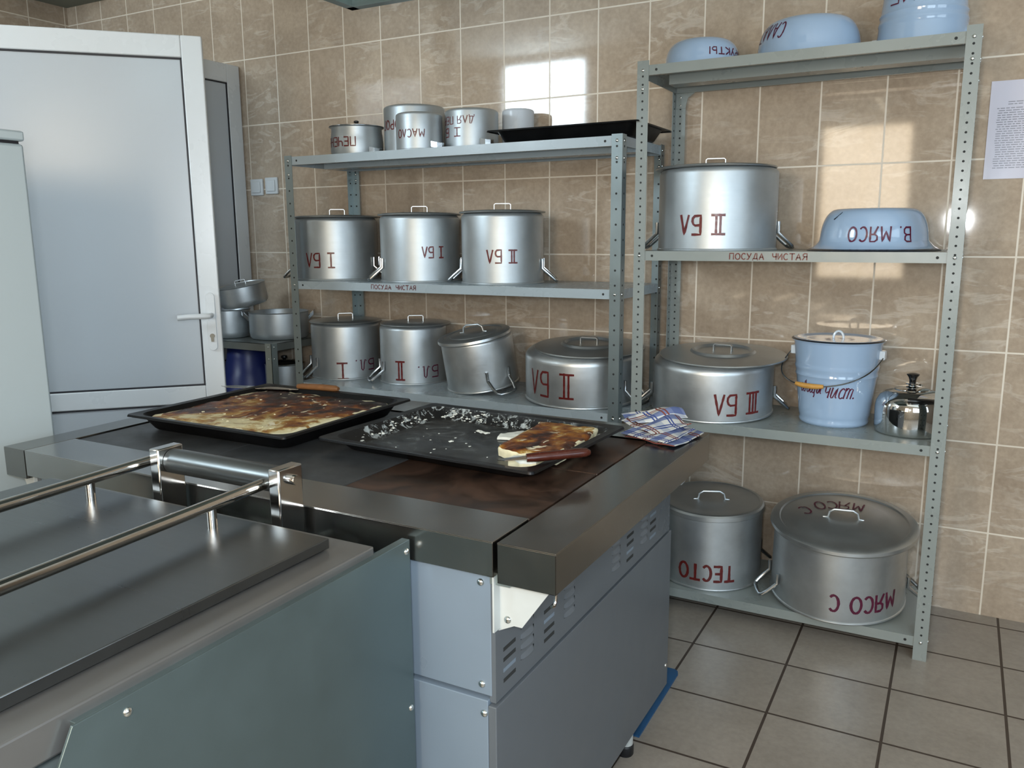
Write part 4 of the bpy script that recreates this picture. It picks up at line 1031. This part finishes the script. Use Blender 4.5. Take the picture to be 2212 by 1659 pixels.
def cake(name, label, poly, z0, z1, mats, cat, res=0.010, amp=0.004, seed=1, base=1.0, edge=False):
    """slab with a lumpy crust and cream coloured cut sides"""
    cx = sum(p[0] for p in poly) / len(poly); cy = sum(p[1] for p in poly) / len(poly)
    # resample the outline
    ol = []
    for i in range(len(poly)):
        a, b = poly[i], poly[(i + 1) % len(poly)]; n = max(1, int(math.hypot(b[0] - a[0], b[1] - a[1]) / res))
        for k in range(n): ol.append((a[0] + (b[0] - a[0]) * k / n, a[1] + (b[1] - a[1]) * k / n))
    ol = [(x + 0.004 * noise.noise((x * 40, y * 40, seed)), y + 0.004 * noise.noise((x * 40, y * 40, seed + 9))) for x, y in ol]
    mb = MB(); n = len(ol); rings = []
    R0 = 14
    def zz(x, y, f): return z1 + amp * noise.noise((x * 22, y * 22, seed)) + amp * 0.6 * noise.noise((x * 60, y * 60, seed + 3)) - 0.004 * (1 - f) ** 2
    prof = [(base, None, z0), ((base + 1) / 2, None, z0 + (z1 - z0) * 0.5), (0.995, None, None)]
    b = 0
    for kf in range(3):
        for x, y in ol:
            s_ = prof[kf][0]; X, Y = cx + (x - cx) * s_, cy + (y - cy) * s_
            zq = prof[kf][2] if prof[kf][2] is not None else zz(X, Y, 0) - 0.002
            mb.v.append((X, Y, zq))
    for i in range(1, R0):
        s_ = 0.985 * (1 - (i - 1) / (R0 - 1)) if i > 1 else 0.98
        for x, y in ol:
            X, Y = cx + (x - cx) * s_, cy + (y - cy) * s_; mb.v.append((X, Y, zz(X, Y, min(1, (1 - s_) * 6))))
    mb.v.append((cx, cy, zz(cx, cy, 1)))
    for i in range(R0 + 1):
        for k in range(n):
            k2 = (k + 1) % n; mb.f.append((i * n + k, i * n + k2, (i + 1) * n + k2, (i + 1) * n + k))
            pale = i < 2 or (edge and i < 4 and noise.noise((ol[k][0] * 14, ol[k][1] * 14, i * 0.3 + seed)) > (-0.15 if i < 3 else 0.12))
            mb.m.append(1 if pale else 0)
    for k in range(n): mb.f.append(((R0 + 1) * n + k, (R0 + 1) * n + (k + 1) % n, len(mb.v) - 1)); mb.m.append(0)
    mb.f.append(tuple(reversed(range(n)))); mb.m.append(1)
    o = mb.build(name, mats, smooth=60, loc=(cx, cy, z0)); tag(o, label, cat); return o
def rrect(cx, cy, hw, hd, rad):
    return [(cx + sx * (hw - rad) + rad * math.cos(R_(a0 + 15 * i)), cy + sy * (hd - rad) + rad * math.sin(R_(a0 + 15 * i))) for sx, sy, a0 in ((1, 1, 0), (-1, 1, 90), (-1, -1, 180), (1, -1, 270)) for i in range(7)]
bake = cake('curd_bake', 'uncut browned curd bake with cream edges filling the left tray', rrect(2.940, -1.605, 0.246, 0.222, 0.05), ZS + 0.0035, ZS + 0.034, ['crust', 'cream'], 'casserole', seed=4, base=0.93, edge=True)
cake('curd_bake_piece', 'large leftover rectangle of browned curd bake in the right tray', [(3.633, -1.372), (3.672, -1.362), (3.790, -1.378), (3.806, -1.487), (3.808, -1.655), (3.758, -1.650), (3.728, -1.678), (3.656, -1.646)], ZS + 0.0035, ZS + 0.0275, ['crust_piece', 'cream'], 'casserole', res=0.006, seed=11, base=0.985, edge=True)
cake('curd_bake_piece', 'small cut corner of white curd bake at the knife tip', [(3.722, -1.716), (3.731, -1.690), (3.748, -1.684), (3.790, -1.672), (3.792, -1.718), (3.760, -1.728)], ZS + 0.0035, ZS + 0.0255, ['crumb', 'cream'], 'casserole', res=0.006, seed=21)
cake('curd_flake', 'thin white flake of curd beside the leftover piece', [(3.583, -1.518), (3.574, -1.490), (3.604, -1.420), (3.622, -1.440), (3.622, -1.505)], ZS + 0.0035, ZS + 0.010, ['crumb', 'crumb'], 'crumbs', res=0.008, amp=0.004, seed=31)

def lump(mb, c, s, rnd, mat=0, flat=0.6):
    """irregular little chunk"""
    vs = []
    for v in ((1, 0, 0), (-1, 0, 0), (0, 1, 0), (0, -1, 0), (0, 0, 1), (0.7, 0.7, 0.5), (-0.7, 0.7, 0.5), (-0.7, -0.7, 0.5), (0.7, -0.7, 0.5)):
        k = s * rnd.uniform(0.6, 1.3); vs.append((c[0] + v[0] * k, c[1] + v[1] * k, c[2] + max(0, v[2]) * k * flat))
    mb.add(vs, [(0, 5, 2), (2, 6, 1), (1, 7, 3), (3, 8, 0), (4, 5, 0), (4, 2, 5), (4, 6, 2), (4, 1, 6), (4, 7, 1), (4, 3, 7), (4, 8, 3), (4, 0, 8)][:12], mat)
    b = len(mb.v) - 9
    for f in ((0, 5, 4), (5, 2, 4), (2, 6, 4), (6, 1, 4), (1, 7, 4), (7, 3, 4), (3, 8, 4), (8, 0, 4)):
        pass
rnd = random.Random(5)
mb = MB(); zi = ZS + 0.0035
def T2p(x, y):  # tray 2 local -> world
    a = R_(-2.8); return (3.554 + x * math.cos(a) - y * math.sin(a), -1.574 + x * math.sin(a) + y * math.cos(a))
hw, hd = 0.578 / 2 - 0.044, 0.455 / 2 - 0.044
for k in range(150):   # residue on the back and the left inner walls
    if k % 3: x = rnd.uniform(-hw, 0.09) ** 1.0; y = hd + rnd.uniform(0.0, 0.020)
    else: x = -hw - rnd.uniform(0.0, 0.020); y = rnd.uniform(-hd * 0.8, hd)
    e = max(0, max(y - hd, -hw - x)); zz = zi + e * 1.0
    p = T2p(x, y); lump(mb, (p[0], p[1], zz), rnd.uniform(0.0015, 0.0042) * (1.6 if x < -0.1 else 1.0), rnd)
for k in range(34):
    x = rnd.uniform(-hw, hw * 0.5); y = rnd.uniform(-hd, hd) if k % 2 else rnd.uniform(-hd, -hd * 0.55)
    p = T2p(x, y); lump(mb, (p[0], p[1], zi - 0.001), rnd.uniform(0.0012, 0.0035), rnd)
for (x, y, s) in ((-0.06, 0.11, 0.009), (-0.045, 0.105, 0.010), (-0.03, 0.102, 0.009), (-0.06, -0.01, 0.008)):
    p = T2p(x, y); lump(mb, (p[0], p[1], zi - 0.001), s, rnd, flat=0.35)
o = mb.build('tray_crumbs', 'crumb', smooth=0, loc=(3.548, -1.572, zi)); tag(o, 'white curd crumbs stuck along the inside of the right tray', 'crumbs', kind='stuff')
mb = MB(); rnd = random.Random(9)
for k in range(44):
    x, y = rnd.uniform(2.74, 3.15), rnd.uniform(-1.79, -1.42)
    s = rnd.uniform(0.002, 0.005) * (1.5 if k % 9 == 0 else 1)
    lump(mb, (x, y, ZS + 0.0325), s, rnd, flat=0.8)
o = mb.build('curd_flakes', 'cream', smooth=0, loc=(2.946, -1.605, ZS + 0.03)); tag(o, 'cream coloured flecks of curd sprinkled over the uncut bake', 'crumbs', kind='stuff')

# cake server with wooden handle lying on the back rim of the left tray
zr = ZS + 0.0385
kn = thing('cake_server', 'thin steel cake server with wooden handle across the left tray rim', 'knife', (2.82, -1.372, zr))
mb = MB(); mb.prism([(2.565, -1.440), (2.600, -1.450), (2.80, -1.395), (2.822, -1.380), (2.820, -1.362), (2.795, -1.362), (2.60, -1.415)], 'z', zr, zr + 0.0015); mb.build('blade', 'steel_bright', kn, smooth=0)
mb = MB(); mb.tube([(2.815, -1.372, zr + 0.009), (2.835, -1.369, zr + 0.010), (2.90, -1.361, zr + 0.0105), (2.945, -1.356, zr + 0.010), (2.956, -1.355, zr + 0.009)], [0.009, 0.011, 0.012, 0.0115, 0.007], 14, flat=0.8); mb.build('handle', 'wood_brown', kn)
k2 = thing('kitchen_knife', 'kitchen knife with glossy red-brown handle lying on the right tray corner', 'knife', (3.82, -1.77, 0.90))
mb = MB(); mb.tube([(3.788, -1.757, 0.8975), (3.806, -1.744, 0.8985), (3.836, -1.716, 0.8995), (3.868, -1.687, 0.9005), (3.884, -1.671, 0.9005), (3.890, -1.666, 0.9000)], [0.0100, 0.0115, 0.0115, 0.0120, 0.0108, 0.006], 16, flat=0.85); mb.build('handle', 'knife_handle', k2)
mb = MB(); B_ = [(3.796, -1.760, 0.8960), (3.783, -1.748, 0.8985), (3.742, -1.760, 0.8915), (3.728, -1.772, 0.8885), (3.748, -1.776, 0.8900)]
mb.add(B_ + [(x, y, z + 0.0012) for x, y, z in B_], [(4, 3, 2, 1, 0), (5, 6, 7, 8, 9), (0, 1, 6, 5), (1, 2, 7, 6), (2, 3, 8, 7), (3, 4, 9, 8), (4, 0, 5, 9)]); mb.build('blade', 'steel_bright', k2, smooth=0)

# ------------------------------------------------------------------ folded towel
def towel():
    mb = MB(); uvs = []
    def sheet(P00, P10, P11, P01, z0, fn, n=26, m=22, uo=(0, 0), us=1.0, th=0.0016):
        b = len(mb.v); A = [Vector((*p, 0)) for p in (P00, P10, P11, P01)]
        for layer in (0, 1):
            for j in range(m + 1):
                for i in range(n + 1):
                    u, v = i / n, j / m
                    p = A[0] * (1 - u) * (1 - v) + A[1] * u * (1 - v) + A[2] * u * v + A[3] * (1 - u) * v
                    w = noise.noise((p.x * 16, p.y * 16, z0 * 30)) * 0.007
                    edge = min(u, 1 - u, v, 1 - v)
                    z = z0 + fn(u, v)
                    mb.v.append((p.x + w, p.y + noise.noise((p.x * 14 + 5, p.y * 14, 3 + z0 * 30)) * 0.007, z - layer * th))
                    uvs.append((uo[0] + u * us * 0.21 + fn(u, v) * 0.6, uo[1] + v * us * 0.17 + fn(u, v) * 0.4))
        N = (n + 1) * (m + 1)
        for j in range(m):
            for i in range(n):
                q = b + j * (n + 1) + i
                mb.f.append((q, q + 1, q + n + 2, q + n + 1)); mb.m.append(0)
                mb.f.append((q + N, q + N + n + 1, q + N + n + 2, q + N + 1)); mb.m.append(0)
        rim = [b + i for i in range(n)] + [b + j * (n + 1) + n for j in range(m)] + [b + m * (n + 1) + n - i for i in range(n)] + [b + (m - j) * (n + 1) for j in range(m)]
        for k in range(len(rim)):
            p, q = rim[k], rim[(k + 1) % len(rim)]; mb.f.append((p + N, q + N, q, p)); mb.m.append(0)
    zb = ZS + 0.0016
    rip = lambda u, v, a, f, g, s: a * (0.5 + 0.5 * math.sin(u * f + v * g + s))
    sheet((3.845, -1.345), (3.985, -1.398), (4.012, -1.240), (3.900, -1.130), zb + 0.002, lambda u, v: 0.004 * abs(math.sin(u * 5 + v * 3)), uo=(0.02, 0.03))
    sheet((3.838, -1.352), (3.965, -1.392), (3.995, -1.260), (3.872, -1.170), zb + 0.009, lambda u, v: 0.008 * abs(math.sin(u * 4.4 + v * 2 + 1)) * (0.3 + v), uo=(0.05, 0.10))
    sheet((3.800, -1.250), (3.915, -1.350), (3.985, -1.255), (3.870, -1.110), zb + 0.016, lambda u, v: rip(u, v, 0.013, 9, 4, 0.4) * (0.35 + 0.65 * v) + 0.010 * math.exp(-((u - 0.55) ** 2 + (v - 0.75) ** 2) * 6), uo=(0.08, 0.0))
    sheet((3.785, -1.215), (3.86, -1.285), (3.955, -1.175), (3.868, -1.090), zb + 0.020, lambda u, v: 0.026 * math.exp(-((u - 0.62) ** 2 * 9 + (v - 0.72) ** 2 * 5)) + rip(u, v, 0.007, 14, 3, 1), uo=(0.03, 0.06), n=30, m=26)
    o = mb.build('kitchen_towel', 'towel', smooth=70, loc=(3.9, -1.25, ZS))
    ul = o.data.uv_layers.new(name='UVMap')
    for lp in o.data.loops: ul.data[lp.index].uv = uvs[lp.vertex_index]
    tag(o, 'crumpled white and blue checked kitchen towel on the stove corner', 'towel')
towel()

# ------------------------------------------------------------------ fridge
fr = thing('refrigerator', 'white refrigerator standing at the left edge of the picture', 'fridge', (2.454, -1.908, 0), local=True)
fu_ = Vector((0.0, 1.0, 0))
fr.rotation_euler = (0, 0, math.atan2(fu_.y, fu_.x))
# local: right front edge at the origin, body to -x, depth to +y
mb = MB(); mb.box(-0.60, 0, 0.055, 0.60, 0.03, 1.578); mb.build('body', 'fridge', fr, bevel=0.008)
mb = MB(); mb.box(-0.60, 0, 0, 0.05, 0.10, 1.578); fdo = mb.build('door', 'fridge', fr, bevel=0.008)
mb = MB(); mb.box(-0.602, 0.002, -0.002, 0.602, 1.584, 1.609); mb.build('top_cover', 'fridge', fr, bevel=0.005)
mb = MB(); mb.box(-0.595, -0.01, 0.006, 0.59, 1.577, 1.585); mb.build('top_seam', 'gasket', fr, smooth=0)
mb = MB(); mb.box(-0.59, -0.01, 0.03, 0.57, 0.0, 0.10); mb.build('plinth', 'rubber', fr, smooth=0)

# ------------------------------------------------------------------ extractor hood
hd_ = thing('extractor_hood', 'dark green-grey extractor hood above the stove, cut by the top edge', 'hood', (3.46, -1.65, 2.03))
mb = MB(); a, b, c_, e = 2.822, 4.10, -2.28, -1.055; t4 = 0.004; z0, z1 = 2.03, 2.30
mb.box(a, b, e - t4, e, z0, z1); mb.box(a, b, c_, c_ + t4, z0, z1); mb.box(a, a + t4, c_, e, z0, z1); mb.box(b - t4, b, c_, e, z0, z1)
mb.box(a, b, e - 0.03, e - t4, z0, z0 + t4); mb.box(a + t4, a + 0.03, c_, e, z0, z0 + t4); mb.box(b - 0.03, b - t4, c_, e, z0, z0 + t4); mb.box(a, b, c_ + t4, c_ + 0.03, z0, z0 + t4)
mb.box(a, b, c_, e, z1, z1 + t4); mb.build('canopy', 'hood', hd_, smooth=0)
mb = MB(); mb.box(3.26, 3.66, -1.87, -1.47, z1 + t4, ZC); mb.build('duct', 'hood', hd_, smooth=0)

# ------------------------------------------------------------------ low rack with spare pots behind the door
lr_ = thing('low_rack', 'low dark metal rack between the white door and the long rack', 'shelf rack', (1.53, -0.24, 0))
RX0, RX1, RY0, RY1 = 1.268, 1.80, -0.455, -0.030
for px, sx in ((RX0, 1), (RX1, -1)):
    for py, sy in ((RY0, 1), (RY1, -1)):
        mb = MB(); xa, xb = sorted((px, px + sx * 0.038)); ya, yb_ = sorted((py, py + sy * 0.002)); mb.box(xa, xb, ya, yb_, 0, 0.862)
        xa, xb = sorted((px, px + sx * 0.002)); ya, yb_ = sorted((py, py + sy * 0.038)); mb.box(xa, xb, ya, yb_, 0, 0.862)
        for z in (0.845, 0.79):
            mb.dome((px + sx * 0.018, py if sy > 0 else py - 0.002, z), (0, -1, 0), 0.005, 0.004, 8, 1)
            mb.dome((px if sx < 0 else px + 0.002, py + sy * 0.018, z), (1, 0, 0), 0.005, 0.004, 8, 1)
        mb.build('post', ['galv', 'bolt'], lr_, smooth=0)
for z in (0.860, 0.46, 0.12):
    mb = MB(); a, b, f, k = RX0 + 0.003, RX1 - 0.003, RY0 + 0.003, RY1 - 0.003
    mb.box(a, b, f, k, z - 0.002, z); mb.box(a, b, f, f + 0.002, z - 0.035, z); mb.box(a, b, k - 0.002, k, z - 0.035, z); mb.box(a, a + 0.002, f, k, z - 0.035, z); mb.box(b - 0.002, b, f, k, z - 0.035, z)
    mb.build('shelf', 'dark_rack', lr_, smooth=0)
def open_pot(label, c, zb, r, h, mat='aluminium_dull', ears=(), rot=None, group='spare pots on the low rack', name='cooking_pot'):
    va = view_ang(c); root = thing(name, label, 'pot', (c[0], c[1], zb), group, local=True)
    prof = [(0, 0)] + [(r - 0.022, 0.0), (r - 0.010, 0.003), (r - 0.003, 0.012), (r, 0.03), (r, h - 0.004), (r + 0.004, h), (r - 0.002, h + 0.001), (r - 0.004, h - 0.004), (r - 0.004, 0.02), (r - 0.02, 0.005), (0, 0.004)]
    mb = MB(); mb.lathe(prof, 72); mb.build('body', mat, root)
    for dang in ears:
        a = R_(va + dang); rd = Vector((math.cos(a), math.sin(a), 0)); tg = Vector((-rd.y, rd.x, 0)); hm = MB(); z = h - 0.022
        hm.strap([rd * (r + 0.001) + tg * -0.022 + Vector((0, 0, z - 0.012)), rd * (r + 0.024) + tg * -0.017 + Vector((0, 0, z + 0.012)), rd * (r + 0.032) + Vector((0, 0, z + 0.018)), rd * (r + 0.024) + tg * 0.017 + Vector((0, 0, z + 0.012)), rd * (r + 0.001) + tg * 0.022 + Vector((0, 0, z - 0.012))], (0, 0, 1), 0.018, 0.003)
        hm.build('ear_handle', 'aluminium_bright', root)
    return root
open_pot('open aluminium pot with ear handles, right one on the low rack', (1.648, -0.240), 0.860, 0.139, 0.128, 'aluminium', ears=(88, -92))
p1_ = open_pot('open aluminium pot beneath a tilted one, left on the low rack', (1.396, -0.325), 0.860, 0.106, 0.137)
tp = open_pot('tilted dull aluminium pot with a loose lid, heaped on the left pot', (1.495, -0.300), 1.004, 0.112, 0.100)
mb = MB(); mb.lathe([(0.108, 0.094), (0.109, 0.097), (0.095, 0.099), (0.05, 0.102), (0, 0.103)], 64); lo = mb.build('lid', 'aluminium_lid', tp)
mb = MB(); lid_strap(mb, view_ang((1.495, -0.3)) + 88, 0.1025, half=0.024, h=0.020, width=0.012); mb.build('lid_handle', 'aluminium_bright', lo)
d = R_(view_ang((1.495, -0.3))); tp.rotation_euler = (Matrix.Rotation(R_(10), 3, (math.cos(d), math.sin(d), 0)) @ Matrix.Rotation(R_(3), 3, (-math.sin(d), math.cos(d), 0))).to_euler()
tp.location.z = 1.018
up = open_pot('lidded aluminium pot on the lower shelf of the low rack', (1.668, -0.24), 0.460, 0.092, 0.275, 'aluminium')
mb = MB(); mb.lathe([(0.097, 0.276), (0.098, 0.280), (0.08, 0.286), (0, 0.292)], 64); lo = mb.build('lid', 'steel_bright', up)
mb = MB(); mb.lathe([(0.006, 0.290), (0.008, 0.296), (0.016, 0.304), (0.014, 0.312), (0, 0.314)], 24); mb.build('lid_knob', 'black', lo)
nv = thing('plastic_canister', 'dark navy plastic canister under the low rack shelf', 'canister', (1.455, -0.27, 0.460), local=True)
mb = MB(); mb.lathe([(0, 0), (0.150, 0.0), (0.155, 0.01), (0.155, 0.05), (0.140, 0.14), (0.130, 0.165), (0.128, 0.20), (0.112, 0.235), (0.100, 0.300), (0.096, 0.340), (0.090, 0.350), (0, 0.352)], 64); mb.build('body', 'navy', nv)
mb = MB(); mb.lathe([(0.03, 0.350), (0.03, 0.362), (0.026, 0.365), (0, 0.365)], 32); mb.build('cap', 'navy', nv)

# ------------------------------------------------------------------ small things on the walls and the floor
def socket(label, x, z, kind):
    root = thing('wall_socket', label, 'socket', (x, 0, z), 'white wall sockets')
    mb = MB(); mb.box(x - 0.041, x + 0.041, -0.012, -0.0005, z - 0.041, z + 0.041); mb.build('cover_plate', 'pvc', root, bevel=0.003)
    mb = MB(); mb.box(x - 0.028, x + 0.028, -0.018, -0.012, z - 0.028, z + 0.028); mb.build('rocker', 'pvc', root, bevel=0.004)
    return root
socket('white square wall switch nearest the door edge', 1.322, 1.592, 0)
socket('white square wall switch beside the post of the long rack', 1.424, 1.597, 1)
ps = thing('notice_sheet', 'printed white notice in a glossy plastic sleeve on the right of the wall', 'notice', (4.70, -0.001, 1.66))
mb = MB(); mb.box(4.578, 4.83, -0.003, -0.0006, 1.515, 1.823)
mb.build('sleeve', 'paper', ps, smooth=0)
mb = MB(); rnd = random.Random(2); z = 1.757
for row in range(30):
    ind = 0.052 if row < 2 else 0.022 + rnd.uniform(0, 0.006)
    x = 4.578 + ind
    while x < 4.815 - (0.03 if row < 2 else 0):
        w = rnd.uniform(0.006, 0.020)
        mb.box(x, min(x + w, 4.818), -0.0034, -0.0031, z - 0.0018, z + 0.0008); x += w + 0.003
    z -= 0.0072 if row not in (1,) else 0.012
    if z < 1.545: break
mb.build('print', 'ink', ps, smooth=0)
mb = MB(); pts = [(3.30, -1.262), (3.872, -1.262), (3.868, -0.900), (3.863, -0.886), (3.850, -0.878), (3.30, -0.878)]
mb.prism(pts, 'z', 0.0005, 0.006); o = mb.build('floor_board', 'mat', smooth=0, loc=(3.58, -1.07, 0.0)); tag(o, 'flat blue board lying on the floor behind the stove', 'mat')
